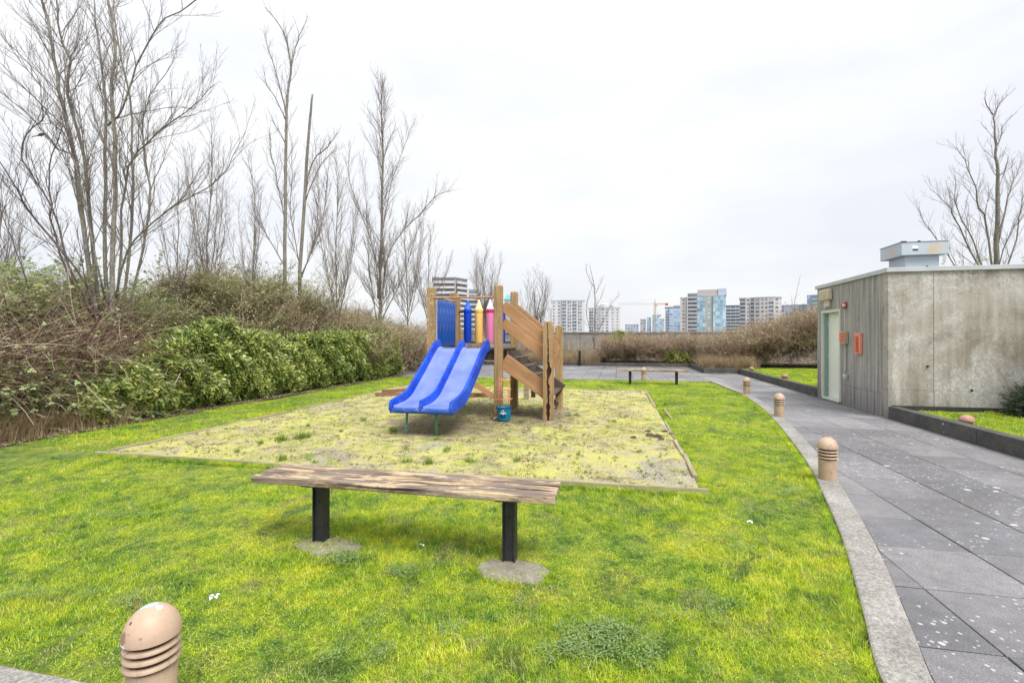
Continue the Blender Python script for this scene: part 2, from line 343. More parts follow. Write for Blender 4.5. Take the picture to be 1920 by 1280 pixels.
# plants
def bark(name, lo, mid, hi, speck=.35):
    m = NT(name); co = m.coord('world', (1, 1, .35)); a = m.noise(co, 7, 5, .65); b = m.noise(m.coord('world'), 42, 3, .6)
    c = m.ramp(a, [(.3, lo), (.5, mid), (.7, hi)]); c = m.mix(m.math('MULTIPLY', m.ramp(b, [(.53, 0.0), (.60, 1.0)]), speck), c, (.50, .50, .47))
    m.col(c); m.rough(.85); m.bump(a, .5, .01)
bark('bark_grey', (.09, .075, .06), (.17, .15, .12), (.26, .235, .17), .5); bark('bark_olive', (.10, .09, .055), (.16, .145, .09), (.23, .20, .13), .45)
bark('twig_grey', (.13, .10, .085), (.20, .165, .145), (.28, .24, .215), .2); bark('twig_dark', (.06, .045, .042), (.10, .075, .07), (.16, .12, .12), .1)
def leafm(name, stops, rough=.45, tr=.25, spec=.5):
    m = NT(name); r_ = m.attr('rnd'); oi = m.n('ShaderNodeObjectInfo')
    f = m.math('ADD', m.math('MULTIPLY', r_, .72), m.math('MULTIPLY', m.math('SUBTRACT', m.noise(m.coord('world'), .9, 3), .22), .75))
    c = m.ramp(f, stops); m.col(c); m.rough(rough); m.b.inputs['Specular IOR Level'].default_value = spec; m.translucent(c, tr)
leafm('laurel_leaf', [(.15, (.05, .095, .016)), (.38, (.19, .26, .035)), (.62, (.38, .44, .075)), (.88, (.62, .62, .20))], .34, .22)
leafm('laurel_leaf_deep', [(.15, (.045, .09, .022)), (.42, (.16, .25, .04)), (.70, (.34, .42, .10)), (.93, (.56, .61, .27))], .32, .22)
leafm('bramble_leaf', [(.1, (.13, .18, .06)), (.35, (.25, .34, .11)), (.65, (.42, .52, .24)), (.9, (.64, .66, .32))], .5, .3)
leafm('bush_leaf', [(.1, (.11, .12, .045)), (.35, (.26, .28, .10)), (.65, (.44, .45, .21)), (.9, (.68, .63, .42))], .6, .3)
leafm('rust_leaf', [(.1, (.10, .055, .04)), (.4, (.26, .14, .10)), (.65, (.40, .30, .17)), (.9, (.62, .52, .36))], .7, .3)
leafm('fallen_leaf', [(.1, (.10, .07, .045)), (.5, (.24, .17, .11)), (.85, (.42, .33, .23)), (1, (.55, .48, .38))], .8, .1)
leafm('conifer_leaf', [(.1, (.02, .045, .02)), (.5, (.045, .085, .035)), (1, (.09, .14, .06))], .6, .1)
def canem(name, stops):
    m = NT(name); r_ = m.attr('rnd'); m.col(m.ramp(r_, stops)); m.rough(.7)
canem('cane_mix', [(0, (.13, .075, .055)), (.4, (.28, .19, .135)), (.75, (.45, .35, .26)), (1, (.62, .54, .44))])
canem('cane_red', [(0, (.045, .022, .016)), (.4, (.16, .085, .055)), (.75, (.38, .27, .19)), (1, (.66, .57, .46))])
canem('cane_brown', [(0, (.13, .09, .065)), (.5, (.32, .24, .165)), (1, (.56, .46, .34))])

# ------------------------------------------------------------------ mesh helpers
def link(o, parent=None):
    C.objects.link(o)
    if parent is not None: o.parent = parent
    return o
def tag(o, label=None, cat=None, group=None, kind=None):
    if label: o['label'] = label
    if cat: o['category'] = cat
    if group: o['group'] = group
    if kind: o['kind'] = kind
    return o
def empty(name, loc=(0,0,0), rz=0.0, label=None, cat=None, group=None):
    o = bpy.data.objects.new(name, None); C.objects.link(o); o.location = loc; o.rotation_euler = (0, 0, rz); o.empty_display_size = .1
    return tag(o, label, cat, group)
class MB:
    def __init__(s): s.v = []; s.f = []; s.a = []; s.mi = []
    def add(s, vs, fs, rv=0.0, mi=0):
        o = len(s.v); s.v += [tuple(p) for p in vs]; s.f += [tuple(i+o for i in f) for f in fs]; s.a += [rv]*len(vs); s.mi += [mi]*len(fs)
    def box(s, x0, x1, y0, y1, z0, z1, rv=0.0, mi=0, M=None):
        vs = [Vector(p) for p in ((x0,y0,z0),(x1,y0,z0),(x1,y1,z0),(x0,y1,z0),(x0,y0,z1),(x1,y0,z1),(x1,y1,z1),(x0,y1,z1))]
        if M is not None: vs = [M @ p for p in vs]
        s.add(vs, [(0,3,2,1),(4,5,6,7),(0,1,5,4),(1,2,6,5),(2,3,7,6),(3,0,4,7)], rv, mi)
    def prism(s, poly, z0, z1, rv=0.0, mi=0):
        n = len(poly); vs = [(x, y, z0) for x, y in poly] + [(x, y, z1) for x, y in poly]
        s.add(vs, [tuple(range(n))[::-1], tuple(range(n, 2*n))] + [(i, (i+1) % n, n+(i+1) % n, n+i) for i in range(n)], rv, mi)
    def tube(s, pts, rad, sides=5, rv=0.0, mi=0, cap=True):
        pts = [Vector(p) for p in pts]; n = len(pts); vs = []
        d0 = (pts[-1]-pts[0]); ref = Vector((1, 0, 0)) if abs(d0.normalized().x) < .7 else Vector((0, 1, 0))
        for i, p in enumerate(pts):
            d = (pts[min(i+1, n-1)] - pts[max(i-1, 0)])
            if d.length < 1e-9: d = Vector((0, 0, 1))
            d.normalize(); a = d.cross(ref)
            if a.length < 1e-4: a = d.cross(Vector((0, 0, 1)))
            a.normalize(); b = d.cross(a); r = rad[i] if hasattr(rad, '__len__') else rad
            for k in range(sides):
                t = 2*math.pi*k/sides; vs.append(p + (a*math.cos(t) + b*math.sin(t))*r)
        fs = [(i*sides+k, i*sides+(k+1) % sides, (i+1)*sides+(k+1) % sides, (i+1)*sides+k) for i in range(n-1) for k in range(sides)]
        if cap: fs += [tuple(range(sides))[::-1], tuple(range((n-1)*sides, n*sides))]
        s.add(vs, fs, rv, mi)
    def lathe(s, prof, seg=24, rv=0.0, mi=0):
        vs = []; fs = []
        for r, z in prof:
            for k in range(seg):
                t = 2*math.pi*k/seg; vs.append((r*math.cos(t), r*math.sin(t), z))
        for i in range(len(prof)-1):
            for k in range(seg): fs.append((i*seg+k, i*seg+(k+1) % seg, (i+1)*seg+(k+1) % seg, (i+1)*seg+k))
        s.add(vs, fs, rv, mi)
    def mesh(s, name, mats, smooth=False):
        me = bpy.data.meshes.new(name); me.from_pydata([tuple(p) for p in s.v], [], s.f)
        if not isinstance(mats, (list, tuple)): mats = [mats]
        for m in mats: me.materials.append(MATS[m])
        if len(mats) > 1: me.polygons.foreach_set('material_index', s.mi)
        if any(s.a):
            at_ = me.attributes.new('rnd', 'FLOAT', 'POINT'); at_.data.foreach_set('value', s.a)
        if smooth: me.polygons.foreach_set('use_smooth', [True]*len(me.polygons))
        me.update(); return me
    def build(s, name, mats, parent=None, smooth=False, bevel=0, loc=None, rot=None, seg=2):
        o = bpy.data.objects.new(name, s.mesh(name, mats, smooth))
        if loc is not None: o.location = loc
        if rot is not None: o.rotation_euler = rot
        if bevel:
            b = o.modifiers.new('bevel', 'BEVEL'); b.width = bevel; b.segments = seg; b.limit_method = 'ANGLE'; b.angle_limit = R(40)
        return link(o, parent)
def box_obj(name, x0, x1, y0, y1, z0, z1, mat, parent=None, bevel=0, loc=None, rot=None):
    b = MB(); b.box(x0, x1, y0, y1, z0, z1); return b.build(name, mat, parent, bevel=bevel, loc=loc, rot=rot)
def plank(name, p0, p1, width, thick, mat, parent, up=Vector((0, 0, 1)), bevel=.006, round_end=False):
    """board from p0 to p1 (centre line): local X along the grain, local Z = width direction nearest `up`"""
    p0, p1 = Vector(p0), Vector(p1); x = (p1-p0); L = x.length; x.normalize(); y = Vector(up).cross(x).normalized(); z = x.cross(y)
    b = MB()
    if round_end:
        prof = [(0, -width/2), (L, -width/2)] + [(L + math.cos(t)*width/2, math.sin(t)*width/2) for t in [R(a) for a in range(-75, 90, 15)]] + [(L, width/2), (0, width/2)]
        n = len(prof); vs = [(a, -thick/2, c) for a, c in prof] + [(a, thick/2, c) for a, c in prof]
        b.add(vs, [tuple(range(n)), tuple(range(n, 2*n))[::-1]] + [(i, n+i, n+(i+1) % n, (i+1) % n) for i in range(n)])
    else: b.box(0, L, -thick/2, thick/2, -width/2, width/2)
    o = b.build(name, mat, parent, bevel=bevel)
    M = Matrix((x, y, z)).transposed().to_4x4(); M.translation = p0; o.matrix_local = M
    return o
def scatter(name, variants, pts, rots, scl, idx, parent=None):
    """one object whose geometry nodes put the variant meshes on the given points"""
    me = bpy.data.meshes.new(name); me.from_pydata([tuple(p) for p in pts], [], [])
    for nm, ty, data in (('rot', 'FLOAT_VECTOR', rots), ('scl', 'FLOAT_VECTOR', scl)):
        a = me.attributes.new(nm, ty, 'POINT'); a.data.foreach_set('vector', np.asarray(data, dtype=np.float32).ravel())
    a = me.attributes.new('idx', 'INT', 'POINT'); a.data.foreach_set('value', np.asarray(idx, dtype=np.int32))
    o = link(bpy.data.objects.new(name, me), parent)
    g = bpy.data.node_groups.new(name + '_scatter', 'GeometryNodeTree')
    g.interface.new_socket('Geometry', in_out='INPUT', socket_type='NodeSocketGeometry'); g.interface.new_socket('Geometry', in_out='OUTPUT', socket_type='NodeSocketGeometry')
    gi = g.nodes.new('NodeGroupInput'); go = g.nodes.new('NodeGroupOutput'); join = g.nodes.new('GeometryNodeJoinGeometry')
    def named(nm, ty):
        n = g.nodes.new('GeometryNodeInputNamedAttribute'); n.data_type = ty; n.inputs['Name'].default_value = nm; return n.outputs['Attribute']
    nr, ns, ni = named('rot', 'FLOAT_VECTOR'), named('scl', 'FLOAT_VECTOR'), named('idx', 'INT')
    for k, me_v in enumerate(variants):
        ob = bpy.data.objects.new(me_v.name, me_v)
        oi = g.nodes.new('GeometryNodeObjectInfo'); oi.inputs['Object'].default_value = ob
        cmp_ = g.nodes.new('FunctionNodeCompare'); cmp_.data_type = 'INT'; cmp_.operation = 'EQUAL'
        ins = [i for i in cmp_.inputs if i.type == 'INT']; g.links.new(ni, ins[0]); ins[1].default_value = k
        iop = g.nodes.new('GeometryNodeInstanceOnPoints')
        g.links.new(gi.outputs[0], iop.inputs['Points']); g.links.new(cmp_.outputs[0], iop.inputs['Selection'])
        g.links.new(oi.outputs['Geometry'], iop.inputs['Instance']); g.links.new(nr, iop.inputs['Rotation']); g.links.new(ns, iop.inputs['Scale'])
        g.links.new(iop.outputs[0], join.inputs[0])
    g.links.new(join.outputs[0], go.inputs[0])
    md = o.modifiers.new('scatter', 'NODES'); md.node_group = g
    return o
def copy_tree(o, parent=None):
    c = o.copy(); C.objects.link(c)
    if parent is not None: c.parent = parent
    for ch in list(o.children): copy_tree(ch, c)
    return c

# ================================================================== THE SETTING
def catmull(P, per=6):
    out = []
    for i in range(len(P)-1):
        p0, p1, p2, p3 = P[max(i-1, 0)], P[i], P[i+1], P[min(i+2, len(P)-1)]
        for k in range(per):
            t = k/per
            out.append(tuple(.5*((2*p1[j]) + (-p0[j]+p2[j])*t + (2*p0[j]-5*p1[j]+4*p2[j]-p3[j])*t*t + (-p0[j]+3*p1[j]-3*p2[j]+p3[j])*t**3) for j in (0, 1)))
    out.append(tuple(P[-1])); return out
LAWN_B0, LAWN_B1 = 1.62, 17.4
kpx = [(1652,1278),(1616,1145),(1578,1011),(1538,917.5),(1519,879),(1487.5,833),(1456,794),(1425,763),(1387.5,738)]
kin = [(1.05, 1.62), (1.10, 2.0)] + [gs(x, y) for x, y in kpx] + [(3.15, 14.6), (3.12, 16.0), (3.05, 17.4)]
KIN = catmull(kin, 5)
KB = np.array([p[1] for p in KIN]); KA = np.array([p[0] for p in KIN]); o_ = np.argsort(KB); KB, KA = KB[o_], KA[o_]
def kerb_a(b): return float(np.interp(b, KB, KA))
def offset(line, d):
    out = []
    for i in range(len(line)):
        a, b = line[max(i-1, 0)], line[min(i+1, len(line)-1)]
        t = Vector((b[0]-a[0], b[1]-a[1])).normalized(); out.append((line[i][0]+t.y*d, line[i][1]-t.x*d))
    return out
KW = .195
KOUT = offset(KIN, KW)
# far ground and the slab the garden lies on
b = MB(); n = 48; b.add([(0, 0, -8)] + [(4000*math.cos(2*math.pi*k/n), 4000*math.sin(2*math.pi*k/n), -8) for k in range(n)], [(0, k+1, (k+1) % n+1) for k in range(n)])
tag(b.build('ground', 'city_ground'), kind='structure')
b = MB(); q = [S(-24, -6), S(16, -6), S(16, 34), S(-24, 34)]; b.prism([(p.x, p.y) for p in q], -8.0, -.06); tag(b.build('terrace_deck', 'joint_dark'), kind='structure')

PIT = (-6.48, .80, 4.9, 13.95)
def hsh(x, y): return .5*math.sin(x*1.3+y*.7+1)+.3*math.sin(x*2.9-y*2.1)+.2*math.sin(x*5.3+y*4.7+2)
b = MB(); rows = 90; cols = 60; vs = []
for i in range(rows+1):
    bb = LAWN_B0 + (LAWN_B1-LAWN_B0)*i/rows; ka = kerb_a(bb)
    for j in range(cols+1):
        aa = -10.6 + (ka+10.6)*(j/cols); p = S(aa, bb)
        edge = min(1, (ka-aa)/.4, (bb-LAWN_B0)/.3, (LAWN_B1-bb)/.3)
        z = -.015 + .014*hsh(aa, bb)*max(0, edge)
        if PIT[0] < aa < PIT[1] and PIT[2] < bb < PIT[3]: z = -.03
        vs.append((p.x, p.y, z))
b.add(vs, [(i*(cols+1)+j, i*(cols+1)+j+1, (i+1)*(cols+1)+j+1, (i+1)*(cols+1)+j) for i in range(rows) for j in range(cols)])
tag(b.build('lawn', 'lawn_soil', smooth=True), kind='structure')
# mossy play area, gently lumpy
def pit_z(a, b_): return .012 + .018*hsh(a*1.1, b_*1.1) + .010*math.sin(a*7.1+b_*3)*math.sin(b_*6.3-a*2)
b = MB(); nx, ny = 90, 110; vs = []
for i in range(ny+1):
    for j in range(nx+1):
        aa = PIT[0]+.02+(PIT[1]-PIT[0]-.04)*j/nx; bb = PIT[2]+.02+(PIT[3]-PIT[2]-.04)*i/ny
        p = S(aa, bb); vs.append((p.x, p.y, pit_z(aa, bb)))
b.add(vs, [(i*(nx+1)+j, i*(nx+1)+j+1, (i+1)*(nx+1)+j+1, (i+1)*(nx+1)+j) for i in range(ny) for j in range(nx)])
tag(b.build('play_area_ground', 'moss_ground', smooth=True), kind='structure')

# kerb round the lawn
def strip(line_in, line_out, z0, z1, name, mat, kind='structure'):
    b = MB(); n = len(line_in); vs = []
    for (a0, b0), (a1, b1) in zip(line_in, line_out):
        p, q = S(a0, b0), S(a1, b1); e = (q-p)*.05
        vs += [(p.x, p.y, z0), (p.x, p.y, z1-.006), (p.x+e.x, p.y+e.y, z1), (q.x-e.x, q.y-e.y, z1), (q.x, q.y, z1-.006), (q.x, q.y, z0)]
    b.add(vs, [(i*6+k, i*6+k+1, (i+1)*6+k+1, (i+1)*6+k) for i in range(n-1) for k in range(5)])
    return tag(b.build(name, mat), kind=kind)
strip(KIN, KOUT, -.05, .03, 'kerb', 'kerb_concrete')
strip([(-10.6, 1.42), (KOUT[0][0]+.0, 1.42)], [(-10.6, 1.615), (KOUT[0][0]+.0, 1.615)], -.05, .029, 'kerb', 'kerb_concrete')
strip([(-10.6, 17.405), (KOUT[-1][0], 17.405)], [(-10.6, 17.6), (KOUT[-1][0], 17.6)], -.05, .029, 'kerb', 'kerb_concrete')

# ---- pavement: a bedding sheet and the slabs
region = [(-12, -3), (4.87, -3), (4.87, 21.4), (3.5, 21.4), (3.5, 25.6), (-12, 25.6), (-12, 17.61), (KOUT[-1][0]+.002, 17.61)] + [(a+.003, b_) for a, b_ in KOUT[::-1]] + [(KOUT[0][0], 1.415), (-12, 1.415)]
def clip_cell(poly, x0, x1, y0, y1):
    def clip(P, inside, inter):
        out = []
        for i in range(len(P)):
            c, d = P[i], P[(i+1) % len(P)]
            if inside(c):
                out.append(c)
                if not inside(d): out.append(inter(c, d))
            elif inside(d): out.append(inter(c, d))
        return out
    def ix(v): return lambda c, d: (v, c[1]+(d[1]-c[1])*(v-c[0])/(d[0]-c[0]))
    def iy(v): return lambda c, d: (c[0]+(d[0]-c[0])*(v-c[1])/(d[1]-c[1]), v)
    for f, g in ((lambda p: p[0] >= x0, ix(x0)), (lambda p: p[0] <= x1, ix(x1)), (lambda p: p[1] >= y0, iy(y0)), (lambda p: p[1] <= y1, iy(y1))):
        poly = clip(poly, f, g)
        if len(poly) < 3: return []
    out = []
    for p in poly:
        if not out or math.hypot(p[0]-out[-1][0], p[1]-out[-1][1]) > 1e-3: out.append(p)
    if len(out) > 2 and math.hypot(out[0][0]-out[-1][0], out[0][1]-out[-1][1]) < 1e-3: out.pop()
    return out
def area(P): return .5*sum(P[i][0]*P[(i+1) % len(P)][1]-P[(i+1) % len(P)][0]*P[i][1] for i in range(len(P)))
b = MB(); b.add([S(x, y, -.022) for x, y in region], [tuple(range(len(region)))]); pave = tag(b.build('pavement', 'joint_dark'), kind='structure')
PS = .622; cells = []
def slab(mb, P, z=0.010):
    n = len(P); cx = sum(p[0] for p in P)/n; cy = sum(p[1] for p in P)/n; g = .0075
    def inn(p, d):
        v = Vector((cx-p[0], cy-p[1])); L = max(v.length, 1e-6); return (p[0]+v.x/L*d, p[1]+v.y/L*d)
    lo = [inn(p, g) for p in P]; up = [inn(p, g+.004) for p in P]
    vs = [(x, y, -.02) for x, y in lo] + [(x, y, z-.004) for x, y in lo] + [(x, y, z) for x, y in up]
    mb.add(vs, [tuple(range(2*n, 3*n))] + [(k*n+i, k*n+(i+1) % n, (k+1)*n+(i+1) % n, (k+1)*n+i) for k in (0, 1) for i in range(n)])
for i in range(-23, 8):
    for j in range(-10, 40):
        x0 = 1.775+PS*i; y0 = 2.70+PS*j
        P = clip_cell(region, x0, x0+PS, y0, y0+PS)
        if len(P) < 3 or abs(area(P)) < .004: continue
        if area(P) < 0: P = P[::-1]
        cx, cy = sum(p[0] for p in P)/len(P), sum(p[1] for p in P)/len(P); wp = S(cx, cy)
        vis = wp.y > 1.6 and abs(wp.x)/wp.y < 1.12 and not (wp.y > 14 and wp.x < -1.2)
        cells.append((0 if vis else 1, wp.length, P, cx, cy))
cells.sort(key=lambda c: c[:2])
full_me = None; rest = MB()
for k, (hid, d, P, cx, cy) in enumerate(cells):
    if k < 300 and not hid:
        full = abs(area(P)-PS*PS) < 1e-4 and len(P) == 4
        if full and full_me is not None: me = full_me
        else:
            t = MB(); slab(t, [(p[0]-cx, p[1]-cy) for p in P]); me = t.mesh('paver', 'paver')
            if full: full_me = me
        o = link(bpy.data.objects.new('paver', me), pave); o.location = S(cx, cy, rnd.uniform(-.0018, .0018))
        o.rotation_euler = (rnd.uniform(-.002, .002), rnd.uniform(-.002, .002), -TH)
    else:
        t = MB(); slab(t, P); rest.add([S(x, y, z) for x, y, z in t.v], t.f)
tag(rest.build('paver_field', 'paver', pave), kind='stuff')

# ---- planter walls and what they hold
def wall_run(pts, thick, z1, label, mat='dark_concrete', z0=-.05, seg=2.4, inward=1):
    r = empty('planter_wall', S(pts[0][0], pts[0][1]), 0, label, 'low wall'); base = r.location.copy()
    for (a0, b0), (a1, b1) in zip(pts[:-1], pts[1:]):
        L = math.hypot(a1-a0, b1-b0); n = max(1, round(L/seg)); ta, tb = (a1-a0)/L, (b1-b0)/L; na, nb = -tb*inward*thick, ta*inward*thick
        for i in range(n):
            s0, s1 = i*L/n+.003, (i+1)*L/n-.003
            q = [(a0+ta*s0, b0+tb*s0), (a0+ta*s1, b0+tb*s1), (a0+ta*s1+na, b0+tb*s1+nb), (a0+ta*s0+na, b0+tb*s0+nb)]
            w_ = [S(x, y)-base for x, y in q]
            if (w_[1]-w_[0]).cross(w_[2]-w_[1]).z < 0: w_ = w_[::-1]
            m_ = MB(); m_.prism([(p.x, p.y) for p in w_], z0, z1+rnd.uniform(-.002, .002)); m_.build('wall_section', mat, r, bevel=.008)
    return r
HW = dict(a=4.875, b0=10.18, b1=13.42, a1=11.5, h=2.73)
wall_run([(4.875, -1.0), (4.875, 10.17)], .17, .235, 'dark lichen-spotted concrete planter wall in front of the concrete hut', inward=-1)
wall_run([(4.875, 13.43), (4.875, 21.4)], .17, .225, 'dark concrete planter wall running back behind the hut door', inward=-1)
wall_run([(4.87, 21.41), (3.5, 21.41)], .17, .22, 'short dark concrete planter wall facing the camera at the bend of the path', inward=-1)
wall_run([(3.5, 21.6), (3.5, 25.6)], .17, .21, 'dark concrete planter wall turning back beside the tan dry grass', inward=-1)
wall_run([(3.5, 25.61), (-12, 25.61)], .17, .19, 'long dark concrete planter wall across the back of the paved yard', inward=-1)
def field(name, a0, a1, b0, b1, z, mat, n=30, amp=.03):
    m_ = MB(); vs = []
    for i in range(n+1):
        for j in range(n+1):
            a, b_ = a0+(a1-a0)*j/n, b0+(b1-b0)*i/n; p = S(a, b_); vs.append((p.x, p.y, (z(a, b_) if callable(z) else z)+amp*hsh(a*1.7, b_*1.7)))
    m_.add(vs, [(i*(n+1)+j, i*(n+1)+j+1, (i+1)*(n+1)+j+1, (i+1)*(n+1)+j) for i in range(n) for j in range(n)])
    return tag(m_.build(name, mat, smooth=True), kind='structure')
field('planter_lawn', 5.05, 11.6, -1, 10.17, .17, 'lawn_soil', amp=.012)
field('planter_lawn', 5.05, 13, 13.43, 23, .17, 'lawn_soil', amp=.012)
field('planting_bed', -24, 20, 25.79, 31.0, .14, 'leaf_litter', 40)
field('planting_bed', 3.68, 20, 23.0, 25.78, .13, 'leaf_litter', 20)
field('planting_bed', 3.68, 5.0, 21.59, 22.99, .13, 'leaf_litter', 8)
def bank(a, b_): t = min(1, max(0, (-8.9-a)/2.2)); return -.02 + t*t*(3-2*t)*1.1
field('earth_bank', -22, -8.35, -4, 25.4, bank, 'leaf_litter', 60, .05)
field('planting_bed', 11.62, 22, 4, 22.9, .1, 'leaf_litter', 10)

# rear parapet of cast panels with a coping
pr = empty('parapet_wall', S(-24, 31), -TH, 'pale grey concrete parapet wall behind the brown bushes', 'wall')
for i in range(18):
    box_obj('wall_panel', i*2.4+.008, (i+1)*2.4-.008, 0, .22, -.5, 1.79, 'kerb_concrete', pr, bevel=.01)
    if i % 1 == 0: box_obj('coping', i*2.4+.004, (i+1)*2.4-.004, -.05, .27, 1.793, 1.87, 'kerb_concrete', pr, bevel=.008)

# ================================================================== HUT
hut = empty('concrete_hut', S(HW['a'], HW['b0']), -TH, 'flat-roofed board-marked concrete hut with a pale green door', 'hut')
HB = HW['b1']-HW['b0']; HA = HW['a1']-HW['a']; H = HW['h']
# door opening in local y: b 12.12..13.09
dy0, dy1, dz0, dz1 = 12.10-HW['b0'], 13.11-HW['b0'], .06, 2.15
# wall with the door (local -x side), cast in board-wide strips so that the board marks are real
def board_wall(name, mat, axis, spans, parent):
    b = MB()
    for (s0, s1, z0, z1) in spans:
        s = s0
        while s < s1-1e-4:
            e = min(s1, s+rnd.uniform(.11, .17)); pz = rnd.uniform(0, .005)
            if axis == 'y': b.box(pz, .2, s+.0015, e-.0015, z0, z1)
            else: b.box(s+.0015, e-.0015, pz, .2, z0, z1)
            s = e
        if axis == 'y': b.box(.006, .19, s0, s1, z0+.001, z1-.001)
        else: b.box(s0, s1, .006, .19, z0+.001, z1-.001)
    return b.build(name, mat, parent)
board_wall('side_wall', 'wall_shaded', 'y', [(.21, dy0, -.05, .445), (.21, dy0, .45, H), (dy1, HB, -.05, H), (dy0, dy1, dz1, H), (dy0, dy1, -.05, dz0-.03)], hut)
b = MB()
for i, (x0, x1) in enumerate([(0.0, .72), (.725, 2.5), (2.505, 4.6), (4.605, HA)]):
    b.box(x0+.004*(i > 0), x1-.004, .0 + .003*(i % 2), .2, .545, H); b.box(x0+.004*(i > 0), x1-.004, -.006, .2, -.05, .54)
b.box(.01, HA, .012, .19, .0, H-.003)
for (x, z) in ((.62, .98), (.85, 1.15), (1.33, .62), (1.95, 1.98), (2.28, .95)):
    pass
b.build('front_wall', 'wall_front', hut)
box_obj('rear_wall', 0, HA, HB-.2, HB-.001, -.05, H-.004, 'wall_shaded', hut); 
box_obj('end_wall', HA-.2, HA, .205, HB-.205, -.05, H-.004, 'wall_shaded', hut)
for x, z in ((.62, .98), (1.30, .56)):
    t = MB(); t.lathe([(.0, 0), (.018, 0), (.02, .004), (.02, .012)], 12); t.build('tie_hole', 'dark_print', hut, loc=(x, -.009, z), rot=(R(90), 0, 0))
box_obj('roof_slab', .02, HA-.02, .02, HB-.02, H+.002, H+.05, 'roof_felt', hut)
b = MB()
for (x0, x1, y0, y1) in ((-.04, HA+.04, -.04, 0.0), (-.04, 0.0, .001, HB+.04), (.001, HA+.04, HB, HB+.04)): b.box(x0, x1, y0, y1, H-.02, H+.062)
for (x0, x1, y0, y1) in ((-.04, HA+.04, .001, .06), (.001, .06, .061, HB)): b.box(x0, x1, y0, y1, H+.048, H+.064)
b.build('roof_flashing', 'pale_metal', hut, bevel=.004)
# door
fr = MB(); fr.box(-.03, .16, dy0, dy0+.055, dz0, dz1); fr.box(-.03, .16, dy1-.055, dy1, dz0, dz1); fr.box(-.03, .16, dy0+.055, dy1-.055, dz1-.06, dz1)
fro = fr.build('door_frame', 'frame_pale', hut, bevel=.004)
b = MB(); b.box(.02, .159, dy1-.075, dy1-.057, dz0+.02, dz1-.062); b.box(.02, .159, dy0+.057, dy0+.075, dz0+.02, dz1-.062); b.build('door_stop', 'frame_green', fro)
box_obj('door_sill', -.035, .16, dy0+.056, dy1-.056, dz0-.028, dz0+.02, 'frame_pale', hut, bevel=.004)
dr = box_obj('door', .10, .145, dy0+.08, dy1-.08, dz0+.024, dz1-.066, 'door_green', hut, bevel=.003)
b = MB(); b.tube([(.095, dy0+.14, 1.05), (.05, dy0+.14, 1.05)], .012, 8); b.tube([(.05, dy0+.14, 1.05), (.048, dy0+.25, 1.05)], .010, 8); b.build('door_handle', 'pale_metal', dr, smooth=True)
for zz in (.35, 1.05, 1.80): b = MB(); b.tube([(.094, dy1-.078, zz-.05), (.094, dy1-.078, zz+.05)], .009, 8); b.build('hinge', 'pale_metal', dr, smooth=True)
box_obj('lock_plate', .094, .0995, dy0+.11, dy0+.17, .93, 1.17, 'pale_metal', dr)
box_obj('base_flashing', .05, 2.02, -.035, -.008, .12, .255, 'membrane_black', hut, bevel=.01)

def wall_item(name, b_c, z, label, cat):   # things fixed on the wall with the door; local -x points out over the path
    return empty(name, S(HW['a']-.004, b_c, z), -TH, label, cat)
t = wall_item('wall_lamp', 12.78, 2.39, 'cream box wall lamp above the hut door', 'lamp')
b = MB(); b.prism([(-.11, -.25), (0, -.25), (0, .25), (-.11, .25)], .0, .25); b.build('lamp_housing', 'lamp_cream', t, bevel=.02)
for k in range(5): box_obj('lamp_rib', -.122, -.107, -.21+k*.095, -.165+k*.095, .03, .24, 'lamp_cream', t, bevel=.004)
box_obj('mount_plate', -.05, 0, -.15, .12, -.16, -.002, 'lamp_cream', t, bevel=.005)
t = wall_item('alarm_sounder', 11.88, 2.21, 'small red fire alarm sounder on the wall right of the door top', 'alarm')
box_obj('backplate', -.03, 0, -.07, .07, -.07, .07, 'alarm_red', t, bevel=.006)
b = MB(); b.lathe([(0, 0), (.055, 0), (.06, .02), (.05, .045), (.02, .05), (0, .05)], 16); b.build('sounder_horn', 'alarm_red', t, loc=(-.031, 0, 0), rot=(0, R(-90), 0), smooth=True)
box_obj('strobe_lens', -.078, -.031, -.064, -.03, -.03, .03, 'white_plastic', t, bevel=.005)
t = wall_item('alarm_pull_box', 11.85, 1.50, 'beige and orange call box on the wall beside the door edge', 'call box')
box_obj('housing', -.09, 0, -.10, .10, -.14, .14, 'box_beige', t, bevel=.012)
box_obj('front_plate', -.108, -.092, -.075, .075, -.08, .12, 'box_orange', t, bevel=.006)
box_obj('conduit', -.03, 0, -.02, .02, -.72, -.142, 'socket_grey', t)
t = wall_item('orange_cabinet', 11.285, 1.38, 'tall narrow orange cabinet with dark vertical lettering on the hut wall', 'cabinet')
box_obj('cabinet_frame', -.05, 0, -.16, .09, -.215, .215, 'box_orange_light', t, bevel=.008)
box_obj('cabinet_door', -.062, -.051, -.10, .065, -.17, .165, 'box_orange', t, bevel=.004)
b = MB(); zc = .14   # the worn, unreadable line of upright lettering
while zc > -.16:
    hgt = rnd.uniform(.018, .026); b.box(-.0655, -.0625, -.088, -.082, zc-hgt, zc); b.box(-.0655, -.0625, -.06, -.054, zc-hgt, zc)
    for q in range(rnd.choice((1, 2))): zz = zc-rnd.uniform(0, hgt-.004); b.box(-.0655, -.0625, -.082, -.06, zz-.004, zz)
    zc -= hgt+.007
b.build('lettering', 'dark_print', t)
t = wall_item('outlet_box', 11.80, .65, 'small grey weatherproof outlet box low on the hut wall', 'outlet')
box_obj('outlet_body', -.06, 0, -.04, .04, -.05, .06, 'socket_grey', t, bevel=.012); box_obj('outlet_cover', -.075, -.062, -.03, .03, -.01, .045, 'white_plastic', t, bevel=.008)

